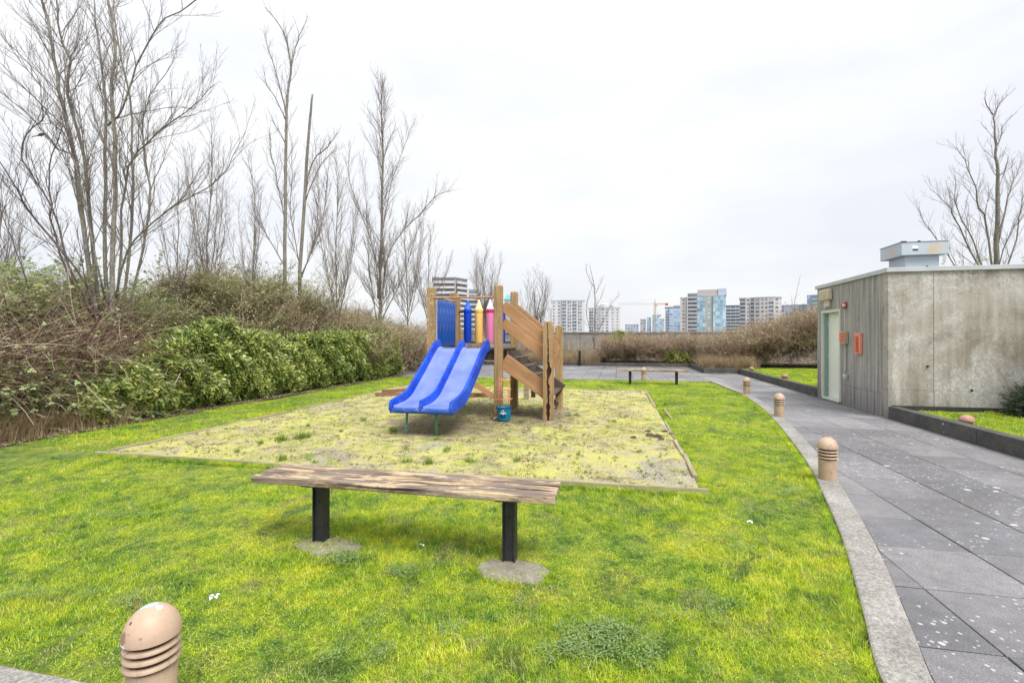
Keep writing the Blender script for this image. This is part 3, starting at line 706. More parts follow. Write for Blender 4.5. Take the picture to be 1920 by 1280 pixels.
t = empty('roof_ventilator', S(6.05, 12.1, H+.05), -TH, 'pale blue-grey sheet metal ventilator with rust-stained hood on the hut roof', 'roof vent')
box_obj('vent_body', .12, .76, .10, .76, 0, .515, 'vent_body', t, bevel=.004)
b = MB(); b.box(0, .88, 0, .88, .52, .80); hd = b.build('vent_hood', 'vent_metal', t, bevel=.008)
b = MB(); b.box(-.012, .892, -.012, .892, .803, .822); b.build('hood_lid', 'vent_body', t, bevel=.004)
box_obj('white_sticker', .20, .31, -.004, -.001, .66, .72, 'white_plastic', hd); box_obj('dark_sticker', .21, .31, -.004, -.001, .615, .645, 'dark_print', hd)
b = MB(); b.lathe([(0, 0), (.018, 0), (.018, .006)], 12); b.build('vent_hole', 'dark_print', t, loc=(.53, .099, .28), rot=(R(90), 0, 0))
for (x, w_) in ((-.012, .10), (.30, .05)): box_obj('felt_patch', x, x+w_, -.016, .02, .806, .828, 'dark_print', hd)

# ================================================================== TIMBER EDGING
def edging(label, pieces):
    r = empty('timber_edging', S(pieces[0][0], pieces[0][1]), 0, label, 'edging'); base = r.location.copy()
    for (a0, b0, a1, b1, z, w_, mat) in pieces:
        plank('edging_board', S(a0, b0, z-.018)-base, S(a1, b1, z-.018+rnd.uniform(-.008, .008))-base, .11, w_, mat, r, bevel=.006)
    return r
E = 'edging_wood'; A0, A1, B0, B1 = PIT
edging('long weathered edging board along the near side of the play area', [(A0-.12, B0+.0, A0+2.3, B0+.02, -.005, .038, E), (A0+2.31, B0+.015, A0+4.7, B0+.0, -.012, .036, E), (A0+4.71, B0+.0, A1+.04, B0+.03, .002, .036, E)])
edging('weathered edging boards along the hedge side of the play area', [(A0-.02, B0+.06, A0-.0, B0+2.4, .0, .05, E), (A0-.01, B0+2.41, A0+.04, B0+5.0, -.005, .04, E), (A0+.03, B0+5.01, A0, B1, -.01, .04, E)])
edging('straight edging board along the far side of the play area', [(A0, B1, A0+3.6, B1, -.01, .04, E), (A0+3.61, B1, A1, B1, -.005, .04, E)])
def pxl(x, y): return gs(x, y)
right = [((1210,733),(1229,765)),((1245,768),(1259,786)),((1247,792),(1264,822)),((1265,828),(1282,858)),((1283,856),(1303,899))]
for (p, q), lab in zip(right, ('far straight edging board at the back right corner of the play area', 'short edging board kicked outward into the lawn, second from the far corner', 'thin half buried edging board beside the dark earth clods', 'split pale edging board in the middle of the nearer right side', 'thick splintered edging board nearest the front right corner of the play area')):
    a0, b0 = pxl(*p); a1, b1 = pxl(*q)
    o = edging(lab, [(a0, b0, a1, b1, rnd.uniform(-.012, .008), rnd.choice((.035, .05)), E)])
b = MB()

# ================================================================== BENCHES
def bench(a0, a1, bf, depth, ztop, thick, legs, label, n=3, px=.0, mat='bench_wood', lh=(.085, .09)):
    r = empty('bench', S((a0+a1)/2, bf+depth/2), -TH, label, 'bench', None)
    L = a1-a0; wdt = (depth-.010*(n-1))/n
    for k in range(n):
        y0 = -depth/2+k*(wdt+.010); x0 = -L/2+rnd.uniform(-.006, .006)
        b = MB(); N = 14; vs = []
        for i in range(N+1):
            x = x0+L*i/N; dz = rnd.uniform(-.0015, .0015)+.003*math.sin(i*.6+k*2)
            for (yy, zz) in ((y0, ztop-thick), (y0, ztop), (y0+wdt, ztop), (y0+wdt, ztop-thick)): vs.append((x, yy+rnd.uniform(-.0012, .0012), zz+dz*(zz == ztop)))
        fs = [(i*4+q, i*4+(q+1) % 4, (i+1)*4+(q+1) % 4, (i+1)*4+q) for i in range(N) for q in range(4)] + [(3, 2, 1, 0), (N*4, N*4+1, N*4+2, N*4+3)]
        b.add(vs, [f[::-1] for f in fs]); b.build('seat_plank', mat, r, bevel=.007, seg=3)
    for lx in legs:
        b = MB(); w2, d2 = lh[0]/2, lh[1]/2
        b.box(lx-w2, lx-w2+.009, -d2, d2, -.05, ztop-thick-.012); b.box(lx+w2-.009, lx+w2, -d2, d2, -.05, ztop-thick-.012)
        b.box(lx-w2+.009, lx+w2-.009, -d2+.018, -d2+.028, -.05, ztop-thick-.012)
        for zb in (.12, .30): b.box(lx-.009, lx+.009, -d2+.012, -d2+.018, zb, zb+.018)
        lg = b.build('leg', 'black_steel', r, bevel=.002); lg.location.y = -.03
        box_obj('top_plate', lx-.07, lx+.07, -depth/2+.05, depth/2-.05, ztop-thick-.011, ztop-thick-.001, 'black_steel', lg)
    return r
bc = (-2.60-.39)/2
bench(-2.60, -.39, 2.98, .37, .5, .046, (-2.13-bc, -.71-bc), 'nearest weathered plank bench on two black steel legs', 3)
bench(.02, 2.16, 15.95, .34, .47, .05, (-.72, .72), 'distant plank bench by the paving at the far edge of the lawn', 2)
def footing(a, b_, ra, rb, label, seed):
    q = random.Random(seed); t = MB(); n = 26; ring = []
    for k in range(n):
        th = 2*math.pi*k/n; f = 1+q.uniform(-.10, .10); ring.append((a+math.cos(th)*ra*f, b_+math.sin(th)*rb*f))
    w_ = [S(x, y) for x, y in ring]; c_ = S(a, b_)
    vs = [(p.x, p.y, -.03) for p in w_] + [(p.x, p.y, .006) for p in w_] + [((p.x*.9+c_.x*.1), (p.y*.9+c_.y*.1), .016) for p in w_] + [(c_.x, c_.y, .020)]
    t.add(vs, [(k*n+i, k*n+(i+1) % n, (k+1)*n+(i+1) % n, (k+1)*n+i) for k in (0, 1) for i in range(n)] + [(2*n+i, 2*n+(i+1) % n, 3*n) for i in range(n)])
    return tag(t.build('concrete_footing', 'footing_concrete', smooth=True), label, 'footing')
footing(-.66, 3.02, .24, .15, 'bare round concrete footing under the right leg of the near bench', 3)
footing(-2.04, 3.08, .25, .13, 'mossy concrete footing under the left leg of the near bench', 5)
FOOT = [(-.66, 3.02, .24, .15, .95), (-2.04, 3.08, .25, .13, .72), (-1.78, 2.90, .10, .06, .8)]

# ================================================================== BOLLARD LIGHTS
def bollard(a, b_, label, dome='bollard_dome', z=.028, proto=None, rz=0):
    if proto is None:
        r = empty('bollard_light', (0, 0, 0), 0)
        t = MB(); t.lathe([(.083, -.02), (.084, 0), (.083, .205), (.080, .212), (.06, .214)], 40); t.build('shaft', 'bollard_tan', r, smooth=False)
        for p in r.children: p.data.polygons.foreach_set('use_smooth', [True]*len(p.data.polygons))
        t = MB(); t.lathe([(.079, .213), (.079, .325)], 24); t.build('louvre_shade', 'dark_print', r, smooth=True)  # near-black core stands in for the shade between the louvres
        for k in range(3):
            z0 = .224+k*.033
            t = MB(); t.lathe([(.078, z0+.017), (.086, z0+.015), (.0945, z0+.003), (.0948, z0), (.091, z0-.001), (.078, z0+.003)], 40); t.build('louvre', 'bollard_tan', r, smooth=True)
        t = MB(); pr_ = [(.078, .326), (.092, .322), (.097, .323)] + [(.097*math.cos(R(x)), .325+.113*math.sin(R(x))) for x in range(0, 91, 6)]; t.lathe(pr_, 48); t.build('dome', dome, r, smooth=True)
        o = r
    else: o = copy_tree(proto)
    o.location = S(a, b_, z); o.rotation_euler = (0, 0, rz); o['label'] = label; o['category'] = 'bollard light'; o['group'] = 'bollard lights'
    return o
near = bollard(-1.765, 1.515, 'nearest tan bollard light with pale blue paint splashed on its dome', 'bollard_dome_painted')
b1 = bollard(2.13, 5.6, 'clean tan bollard light on the kerb, nearest of those beside the paved path')
bollard(2.94, 9.86, 'second bollard light along the path kerb, level with the hut corner', proto=b1, rz=1)
bollard(3.28, 13.6, 'third bollard light along the path kerb, level with the far planter wall', proto=b1, rz=2)
bollard(.87, 17.47, 'farthest bollard light, seen behind the distant bench', proto=b1, rz=3)
def sunk_dome(a, b_, label, z=.235, cut=1, proto=None):
    if proto is None:
        o = empty('sunken_bollard', (0, 0, 0), 0)
        t = MB(); t.lathe([(.070, -.10), (.070, 0), (.094, .0), (.098, .006)] + [(.098*math.cos(R(x)), .012+.088*math.sin(R(x))) for x in range(0, 91, 8)], 32); t.build('dome', 'bollard_pink', o, smooth=True)
        t = MB(); t.lathe([(.1005, .014), (.1025, .02), (.100, .027)], 32); t.build('rim', 'bollard_pink', o, smooth=True)
    else: o = copy_tree(proto)
    o.location = S(a, b_, z+.015); o['label'] = label; o['category'] = 'bollard light'; o['group'] = 'sunken bollard lights in the planters'; return o
sd = sunk_dome(5.17, 8.62, 'pinkish bollard dome just behind the planter wall in front of the hut', .215)
sunk_dome(5.20, 16.9, 'pinkish bollard dome behind the planter wall beyond the hut door', .235, proto=sd)
sunk_dome(5.22, 20.9, 'farthest and smallest pinkish bollard dome, at the far end of the planter wall', .22, proto=sd)
t = empty('short_post', S(-2.0, 25.5), -TH, 'short dark post standing at the back planter wall', 'post')
b = MB(); b.lathe([(.06, 0), (.06, .78), (.05, .82), (0, .84)], 16); b.build('post_tube', 'black_metal', t, smooth=True); b = MB(); b.lathe([(.068, .70), (.068, .74), (.06, .75)], 16); b.build('post_band', 'black_metal', t, smooth=True)

# ================================================================== PLAY STRUCTURE
PO = (-2.84, 9.29)
play = empty('play_structure', S(*PO), -TH, 'wooden play structure with blue double slide, crayon panel and boarded stairs', 'playground')
def L(a, b_, z=0.0): return Vector((a-PO[0], b_-PO[1], z))
def post(a, b_, h, mat='post_wood', w_=.145, top='chamfer', name='post'):
    t = MB(); k = w_/2; N = 10
    rings = [(-.1, k)] + [(h*i/N, k) for i in range(N)] + [(h-.03, k), (h-.008, k-.008), (h, k-.022)]
    if top == 'round': rings = rings[:-3] + [(h-.075+.075*math.sin(R(q)), k*math.cos(R(q))*.98+.002) for q in (0, 20, 40, 60, 75, 86)]
    vs = []
    for z, r_ in rings:
        j = (lambda: rnd.uniform(-.0015, .0015))
        c_ = .012
        for (x, y) in ((-1, -1), (1, -1), (1, 1), (-1, 1)):
            if (x, y) in ((-1, -1), (1, 1)): q = [(x*r_, y*(k-c_)), (x*(r_-c_*(r_ > c_)), y*k)] 
            else: q = [(x*(r_-c_*(r_ > c_)), y*k), (x*r_, y*(k-c_))]
            if top != 'round' and z > h-.02: q = [(u_*r_/k, v_*r_/k) for u_, v_ in [(x*k, y*(k-c_)), (x*(k-c_), y*k)]] if (x, y) in ((-1, -1), (1, 1)) else [(u_*r_/k, v_*r_/k) for u_, v_ in [(x*(k-c_), y*k), (x*k, y*(k-c_))]]
            vs += [(u_+j(), v_+j(), z) for u_, v_ in q]
    n = 8; m_ = len(rings)
    t.add(vs, [(i*n+q, i*n+(q+1) % n, (i+1)*n+(q+1) % n, (i+1)*n+q) for i in range(m_-1) for q in range(n)] + [tuple(range((m_-1)*n, m_*n))])
    o = t.build(name, mat, play, loc=L(a, b_)); return o
post(-2.165, 8.62, 2.47); post(-2.15, 9.93, 2.475); post(-3.51, 8.68, 2.47, 'post_wood_flaked')
def split_post(a, b_, h, gap, w_=.15, face=(0, -1)):
    """weathered post cracked open from top to foot"""
    t = MB(); N = 40; q = random.Random(int(h*100))
    cw = [gap*float(np.interp(i/N, [0, .08, .16, .22, .36, .44, .50, .56, .66, .85, 1], [.35, .9, 1.35, .45, .75, .5, 1.5, .9, .45, .3, .22]))*(1+q.uniform(-.35, .45)) for i in range(N+1)]
    mid = [0.0]*(N+1)
    for i in range(1, N+1): mid[i] = mid[i-1]*.8+q.uniform(-.011, .011)
    for side in (-1, 1):
        vs = []
        for i in range(N+1):
            z = -.08+(h+.08)*i/N; top = max(0, (i-N+2))/2; inner = mid[i]+side*cw[i]/2; outer = side*w_/2*(1-.30*top)
            dz = -.03*top if False else 0
            for (x, y) in ((outer, -w_/2), (outer, w_/2), (inner, w_/2), (inner*.4, .012), (inner, -w_/2)): vs.append((x, y, z+dz))
        n = 5; fs = [(i*n+k, i*n+(k+1) % n, (i+1)*n+(k+1) % n, (i+1)*n+k) for i in range(N) for k in range(n)] + [tuple(range(N*n, N*n+n))]
        t.add(vs, fs if side > 0 else [f[::-1] for f in fs])
    o = t.build('post', 'post_wood', play, loc=L(a, b_)); tag(o, 'post split open from top to foot by a dark crack')
    b = MB(); b.box(-w_/2*.75, w_/2*.75, -w_/2+.02, w_/2-.012, 0, h-.03); b.build('rotten_core', 'rotten_wood', o); return o
split_post(-3.50, 9.98, 2.47, .030, .20); split_post(-1.235, 8.63, 1.79, .062, .175)
post(-1.205, 9.95, 1.76, top='round')
# deck
for k in range(9): b = MB(); b.box(-3.56+2.84, -2.10+2.84, 0, .138, 0, .038); b.build('deck_board', 'dark_wood_x', play, bevel=.004, loc=(0, 8.64-9.29+k*.143, 1.265))
for (a0, b0, a1, b1) in ((-3.44, 8.70, -2.24, 8.70), (-3.44, 9.92, -2.24, 9.92)): plank('deck_joist', L(a0, b0, 1.17), L(a1, b1, 1.17), .18, .04, 'dark_wood_x', play)
for a in (-3.49, -2.84, -2.17): plank('deck_joist', L(a, 8.73, 1.168), L(a, 9.90, 1.168), .17, .04, 'dark_wood_x', play)
# top bars
b = MB(); b.tube([L(-3.44, 8.62, 2.255), L(-2.24, 8.585, 2.25)], .019, 10); b.build('top_bar', 'rail_wood', play, smooth=True)
b = MB(); b.tube([L(-3.47, 8.75, 2.29), L(-3.47, 9.91, 2.285)], .016, 10); b.build('top_bar', 'pale_metal', play, smooth=True)
# corrugated side panel
pn = box_obj('side_panel', 0, .012, 8.78-9.29, 9.88-9.29, 1.335, 2.235, 'panel_blue', play, loc=(-3.52+2.84, 0, 0))
for k in range(6):
    b = MB(); yy = 8.87-9.29+k*.184; b.lathe([(0, 1.32), (.062, 1.325), (.066, 1.34), (.066, 2.22), (.05, 2.245), (0, 2.25)], 14); b.build('panel_flute', 'panel_blue', pn, smooth=True, loc=(.035, yy, 0))
box_obj('panel_edge', -.02, .09, 8.755-9.29, 8.775-9.29, 1.33, 2.24, 'pale_metal', pn)
# crayons
for a, body, tip, band in ((-3.188, 'crayon_blue', 'crayon_mid_blue', 'crayon_blue'), (-2.935, 'crayon_yellow', 'crayon_pale_yellow', 'crayon_yellow'), (-2.686, 'crayon_pink', 'crayon_pale_pink', 'crayon_dark_pink'), (-2.438, 'crayon_blue', 'crayon_mid_blue', 'crayon_blue')):
    b = MB(); b.lathe([(.0, 1.385), (.080, 1.385), (.085, 1.40), (.085, 2.06)], 26); c_ = b.build('crayon', body, play, smooth=True, loc=L(a, 9.945))
    c_['label'] = body.split('_')[1] + ' crayon-shaped post of the back panel'
    b = MB(); b.lathe([(.085, 2.03), (.091, 2.04), (.093, 2.10), (.089, 2.115), (.07, 2.12)], 26); b.build('crayon_band', band, c_, smooth=True)
    b = MB(); b.lathe([(.090, 2.112), (.078, 2.125), (.030, 2.27), (.024, 2.30), (.016, 2.315), (0, 2.32)], 26); b.build('crayon_tip', tip, c_, smooth=True)
for z in (2.055, 1.40): b = MB(); b.tube([L(-3.43, 9.985, z), L(-2.22, 9.985, z)], .016, 8); b.build('crayon_bar', 'black_metal', play, smooth=True)
# stairs
for k in range(5):
    a = -1.95+k*.178; z = 1.13-k*.163
    tr = box_obj('stair_tread', a-.09, a+.10, -.58, .58, z-.034, z, 'dark_wood_x', play, bevel=.006, loc=(2.84, .02, 0)); tr.rotation_euler = (0, 0, 0)
    box_obj('riser', a-.088, a-.072, -.57, .57, z+.002, z+.125, 'dark_wood_x', play, loc=(2.84, .02, 0))
plank('stringer', L(-2.10, 8.715, 1.075), L(-1.25, 8.72, .49), .285, .042, 'rail_wood', play)
plank('stringer', L(-2.10, 9.855, 1.075), L(-1.14, 9.855, .41), .285, .042, 'dark_wood_x', play)
for bb, e in ((8.72, 0), (9.85, 0)):
    xe = (-1.145, 1.32, 1.06) if bb < 9 else (-1.30, 1.45, 1.17)
    plank('handrail_board', L(-2.10, bb, 2.105), L(xe[0], bb, xe[1]), .20, .038, 'rail_wood', play, round_end=True, bevel=.004)
    plank('handrail_board', L(-2.10, bb, 1.785), L(xe[0], bb, xe[2]), .19, .038, 'rail_wood', play, round_end=True, bevel=.004)
plank('ground_brace', L(-2.08, 9.85, .78), L(-1.22, 9.85, .12), .10, .04, 'dark_wood_x', play)
# slide
prof = catmull([(8.63, 1.305), (8.50, 1.30), (8.38, 1.25), (8.22, 1.135), (7.88, .895), (7.52, .65), (7.32, .535), (7.12, .478), (6.9, .458), (6.70, .45)], 5)
n = len(prof); SW = 1.01; aL = -3.385; skew = lambda b_: .045*(b_-6.7)/1.9     # the slide runs very slightly off the grid
def frame(i):
    p = prof[i]; q0, q1 = prof[max(i-1, 0)], prof[min(i+1, n-1)]; t = Vector((q1[0]-q0[0], q1[1]-q0[1])).normalized(); return p, Vector((t.y, -t.x)) if t.x < 0 else Vector((-t.y, t.x))
def loft(sec, z_off=lambda i, s: s, closed=True):
    b = MB(); vs = []; m_ = None
    for i in range(n):
        p, nr = frame(i); ss = sec(i); m_ = len(ss)
        if nr.y < 0: nr = -nr
        for (x, h_) in ss: vs.append(L(aL+x+skew(p[0]), p[0]+nr.x*h_, p[1]+nr.y*h_))
    fs = [(i*m_+k, (i+1)*m_+k, (i+1)*m_+(k+1) % m_, i*m_+(k+1) % m_) for i in range(n-1) for k in range(m_ if closed else m_-1)]
    if closed: fs += [tuple(range(m_)), tuple(range((n-1)*m_, n*m_))[::-1]]
    b.add(vs, fs); return b
def bed_sec(i):
    x0, x1, x2 = .055, SW/2, SW-.055; r = .022
    top = [(x0, .03), (x0+.02, .008), (x0+.06, 0), (x1-.08, 0), (x1-.045, .008), (x1-.02, .03), (x1+.02, .03), (x1+.045, .008), (x1+.08, 0), (x2-.06, 0), (x2-.02, .008), (x2, .03)]
    return top + [(x2, -.03), (x0, -.03)]
sl = loft(bed_sec).build('slide', 'slide_bed_blue', play, smooth=False); sl['label'] = 'blue double slide with beds paled by fading and painted sky reflection'
def rail_sec(x0, wd, hh, under):
    def f(i):
        t = i/(n-1); h_ = hh*min(1, math.sqrt(max(0, 1-max(0, 1-t/.10)**2))+.12)
        h_ = max(.03, h_ - .045*max(0, (t-.72)/.28)); 
        if t > .97: h_ *= .92
        u_ = under*(1 if t < .8 else 1+(t-.8)*1.6)
        k = [(x0, -u_), (x0, h_-.02), (x0+.006, h_-.007), (x0+.018, h_), (x0+wd-.018, h_), (x0+wd-.006, h_-.007), (x0+wd, h_-.02), (x0+wd+.004, .035), (x0+wd+.012, .012), (x0+wd+.012, -.028)]
        return k
    return f
loft(rail_sec(0, .052, .165, .055)).build('side_rail', 'slide_blue', sl)
def mid_sec(i):
    t = i/(n-1); h_ = .15*min(1, math.sqrt(max(0, 1-max(0, 1-t/.10)**2))+.12)-.035*max(0, (t-.72)/.28); c_ = SW/2
    return [(c_-.036, .005), (c_-.028, .03), (c_-.024, h_-.016), (c_-.012, h_), (c_+.012, h_), (c_+.024, h_-.016), (c_+.028, .03), (c_+.036, .005), (c_+.03, -.028), (c_-.03, -.028)]
loft(mid_sec).build('centre_rail', 'slide_blue', sl)
def right_sec(i): return [(SW-x, h_) for x, h_ in rail_sec(0, .052, .165, .055)(i)][::-1]
loft(right_sec).build('side_rail', 'slide_blue', sl)
for o in sl.children: 
    o.data.polygons.foreach_set('use_smooth', [True]*len(o.data.polygons)); e_ = o.modifiers.new('edge', 'EDGE_SPLIT'); e_.split_angle = R(50)
sl.data.polygons.foreach_set('use_smooth', [True]*len(sl.data.polygons)); e_ = sl.modifiers.new('edge', 'EDGE_SPLIT'); e_.split_angle = R(50)
# scuffed front lip with its rounded ends
b = MB(); vs = []; segs = 24
for k in range(segs+1):
    x = SW*k/segs; r = .035; e = min(x, SW-x); inset = (r-math.sqrt(max(0, r*r-(r-min(e, r))**2)))
    for (yy, zz) in ((0, .445), (-.022+inset, .44), (-.036+inset, .42), (-.038+inset, .40), (-.030+inset, .372), (.0, .365), (.10, .375)): vs.append(L(aL+x, 6.70+yy, zz))
m_ = 7; b.add(vs, [(k*m_+q, k*m_+q+1, (k+1)*m_+q+1, (k+1)*m_+q) for k in range(segs) for q in range(m_-1)]); b.build('front_lip', 'lip_blue', sl, smooth=True)
for xx in (.0, SW/2-.024, SW-.052):
    wd = .048 if xx == SW/2-.024 else .052; h_ = .555 if wd == .052 else .535
    b = MB(); prof_ = [(0, .44), (0, h_-.02), (-.004, h_-.006), (-.012, h_-.014), (-.030, h_-.06), (-.038, .43), (-.036, .41)]
    vs = [L(aL+xx, 6.70+y_, z_) for y_, z_ in prof_] + [L(aL+xx+wd, 6.70+y_, z_) for y_, z_ in prof_]; q = len(prof_)
    b.add(vs, [tuple(range(q)), tuple(range(q, 2*q))[::-1]] + [(i, q+i, q+i+1, i+1) for i in range(q-1)]); b.build('rail_end', 'slide_blue', sl, bevel=.003)
for a, bt in ((-3.19, 6.83), (-2.71, 6.88)):
    b = MB(); b.tube([L(a+.02, 6.86, .40), L(a, bt, -.05)], .019, 12); b.tube([L(a+.02-.05, 6.86, .385), L(a+.07, 6.86, .385)], .012, 6); b.build('slide_leg', 'green_paint', sl, smooth=True)

# ---- bucket toy with a red cord ladder
bk = empty('bucket', S(-2.01, 8.40, .02), -TH, 'teal bucket hung with a red cord ladder, standing against the slide post', 'bucket')
t = MB(); t.lathe([(0, 0), (.108, 0), (.114, .01), (.136, .20), (.142, .215), (.147, .222), (.147, .235), (.138, .237), (.130, .20), (.106, .02), (0, .015)], 36); tub = t.build('tub', 'teal_plastic', bk, smooth=True)
b = MB(); b.lathe([(.148, .222), (.151, .228), (.148, .238), (.143, .24), (.137, .236)], 36); b.build('rim', 'dark_teal', tub, smooth=True)
def decal(name, quads, mat, off):
    b = MB()
    for (a0, a1, z0, z1) in quads:
        vs = []; N = 6
        for i in range(N+1):
            th = R(-90)+(a0+(a1-a0)*i/N)/.13
            for z in (z0, z1): r = .114+(.136-.114)*(z-.01)/.19+off; vs.append((r*math.cos(th), r*math.sin(th), z))
        b.add(vs, [(i*2, (i+1)*2, (i+1)*2+1, i*2+1) for i in range(N)])
    return b.build(name, mat, tub)
decal('emblem', [(-.012, -.004, .15, .20), (.022, .030, .15, .20), (-.004, .022, .19, .20), (-.036, .054, .135, .15), (-.05, -.036, .125, .143), (.054, .068, .125, .143), (-.008, .026, .12, .135), (-.022, -.012, .15, .16), (.03, .04, .15, .16)], 'white_plastic', .0015)
decal('dark_print', [(-.05, .07, .10, .112), (-.045, .065, .078, .094), (-.03, .055, .058, .072)], 'dark_teal', .0015)
b = MB(); b.tube([(.148, -.02, .225), (.175, -.03, .235), (.17, .02, .22)], .012, 6); b.build('handle_clip', 'dark_teal', bk, smooth=True)
for (x0, y0, x1, y1) in ((-.10, -.08, -.065, -.05), (.11, -.07, .075, -.05), (-.085, .09, -.05, .05), (.10, .08, .07, .05)):
    b = MB(); b.tube([(x0, y0, .22), ((x0+x1)/2*1.02, (y0+y1)/2, .5), (x1, y1, .75)], .006, 6); b.build('cord', 'red_cord', bk, smooth=True)
for z, f in ((.38, 1.05), (.545, .86), (.715, .78)):
    b = MB(); x, y = .135*f, .10*f
    b.tube([(-x, -y*.8, z), (x*1.06, -y*.7, z+.004)], .0075, 6); b.tube([(-x*.85, y*.8, z), (x, y*.9, z)], .0065, 6); b.tube([(-x*.9, -y, z), (-x*.8, y, z)], .005, 6); b.tube([(x*.92, -y, z), (x*.9, y, z)], .005, 6)
    b.build('ladder_rung', 'red_cord', bk, smooth=True)
b = MB(); b.tube([(0, 0, 0), (.05, .02, .025), (.10, .03, .03)], [.012, .018, .014], 7)
tag(b.build('plastic_scrap', 'white_plastic', smooth=True, loc=S(-2.21, 8.42, .03)), 'small pale plastic scrap lying left of the teal bucket', 'scrap')

# ---- loose timber behind the slide
def loose(label, boards, loc, rz=0.0):
    r = empty('timber_plank', loc, rz, label, 'plank', 'loose timber behind the slide')
    for p0, p1, w_, th, mt in boards: plank('board', p0, p1, w_, th, mt, r, up=Vector((0, .2, 1)))
    return r
loose('reddish plank lying flat left of the slide near the hedge', [((0, 0, .06), (.95, .05, .05), .10, .05, 'red_plank')], gnd(704, 744))
loose('second reddish plank resting on the flat one by the back left corner', [((0, 0, .07), (1.0, -.12, .15), .09, .045, 'red_plank')], gnd(716, 739))
loose('tan plank propped at a slant behind the slide', [((0, 0, .42), (.62, -.25, .04), .14, .04, 'rail_wood')], gnd(882, 745))
loose('dark red plank lying behind the foot of the slanted tan plank', [((-.2, 0, .05), (.7, .1, .05), .12, .06, 'red_plank')], gnd(886, 745))
t = empty('timber_stump', gnd(987, 749), -TH, 'short pale upright timber seen under the stairs', 'stump'); box_obj('stump_block', -.06, .06, -.05, .05, -.05, .36, 'edging_wood', t, bevel=.006)
t = empty('timber_stump', gnd(1000, 746), -TH, 'short dark upright timber seen under the stairs beside the pale one', 'stump'); box_obj('stump_block', -.05, .05, -.05, .05, -.05, .30, 'dark_wood_z', t, bevel=.006)

# ================================================================== CITY BEYOND
def tower(name, label, x, Y, foot, ztop, floors, wall, ang=0, style=None, z0=-8, roof=None, glass='glass_blue', fh=None, group='city buildings on the skyline', cat='building', rail=None, slab='bld_white'):
    face = math.atan2(x, Y); foot = [(p_[0]*math.cos(face), p_[1]) for p_ in foot]
    r = empty(name, (x, Y, z0), ang-face, label, cat, group); Ht = ztop-z0; fh = fh or Ht/floors; floors = int(Ht/fh)
    b = MB(); b.prism(foot, 0, Ht); b.build('wall', wall, r)
    W = MB(); B = MB(); Rl = MB(); T = MB()
    nn = len(foot)
    for i in range(nn):
        p, q = Vector(foot[i]), Vector(foot[(i+1) % nn]); d = q-p; Lx = d.length; d.normalize(); nrm = Vector((d.y, -d.x))
        st = (style[i] if style else 'win') or 'blank'
        if st == 'blank': continue
        def blk(mb, s0, s1, out0, out1, zz0, zz1, rv=.5):
            vs = [(p+d*s_+nrm*o_) for s_, o_ in ((s0, out0), (s1, out0), (s1, out1), (s0, out1))]
            mb.add([(v.x, v.y, zz0) for v in vs] + [(v.x, v.y, zz1) for v in vs], [(0,3,2,1),(4,5,6,7),(0,1,5,4),(1,2,6,5),(2,3,7,6),(3,0,4,7)], rv)
        bay = {'win': 3.4, 'glass': 2.0, 'balc': 5.0, 'pair': 4.6, 'small': 4.2}[st]; nb = max(1, round(Lx/bay)); bw = Lx/nb
        for f in range(1, floors):
            zf = f*fh
            if st == 'glass': blk(T, 0, Lx, .0, .12, zf-.35, zf-.05)
            if st == 'balc' : blk(T, .2, Lx-.2, 0, 1.3, zf-.25, zf); blk(Rl, .3, Lx-.3, 1.2, 1.28, zf, zf+1.0)
            for k in range(nb):
                s0 = k*bw; j = rnd.random()
                if st == 'win': blk(W, s0+bw*.18, s0+bw*.80, 0, .07, zf+.8, zf+fh-.55, j)
                elif st == 'small': blk(W, s0+bw*.3, s0+bw*.62, 0, .07, zf+.8, zf+fh-.9, j)
                elif st == 'pair': 
                    blk(W, s0+bw*.12, s0+bw*.46, 0, .07, zf+.4, zf+fh-.5, j); 
                    if k % 2 == 0: blk(T, s0+bw*.05, s0+bw*.9, 0, .9, zf-.15, zf+.0); blk(Rl, s0+bw*.05, s0+bw*.9, .85, .9, zf, zf+.95)
                    blk(W, s0+bw*.56, s0+bw*.84, 0, .07, zf+.4, zf+fh-.5, rnd.random())
                elif st == 'glass': blk(W, s0+.10, s0+bw-.10, 0, .09, zf, zf+fh-.42, j)
                elif st == 'balc': blk(W, s0+bw*.08, s0+bw*.92, 0, .06, zf+.1, zf+fh-.45, j*.5)
    for mb, nm, mt in ((W, 'windows', glass), (T, 'floor_slabs', slab), (Rl, 'balcony_rails', rail or 'bld_rail')):
        if mb.v: tag(mb.build(nm, mt, r), kind='stuff')
    cx = sum(p[0] for p in foot)/nn; cy = sum(p[1] for p in foot)/nn
    ov = 1.03 if roof is None else 1.06
    b = MB(); b.prism([(cx+(p[0]-cx)*ov, cy+(p[1]-cy)*ov) for p in foot], Ht+.02, Ht+.7); b.build('roof', roof or 'bld_grey', r)
    return r, Ht
def glassm(name, stops):
    m = NT(name); m.col(m.ramp(m.attr('rnd'), stops)); m.rough(.3); m.b.inputs['Specular IOR Level'].default_value = .6
glassm('glass_blue', [(0, (.14, .24, .38)), (.5, (.28, .44, .58)), (1, (.45, .60, .72))]); glassm('glass_dark', [(0, (.15, .17, .21)), (.6, (.26, .30, .36)), (1, (.44, .48, .53))])
glassm('glass_teal', [(0, (.18, .34, .46)), (.5, (.34, .54, .66)), (1, (.52, .70, .80))]); glassm('glass_grey', [(0, (.13, .14, .16)), (.5, (.22, .24, .27)), (1, (.33, .36, .39))])
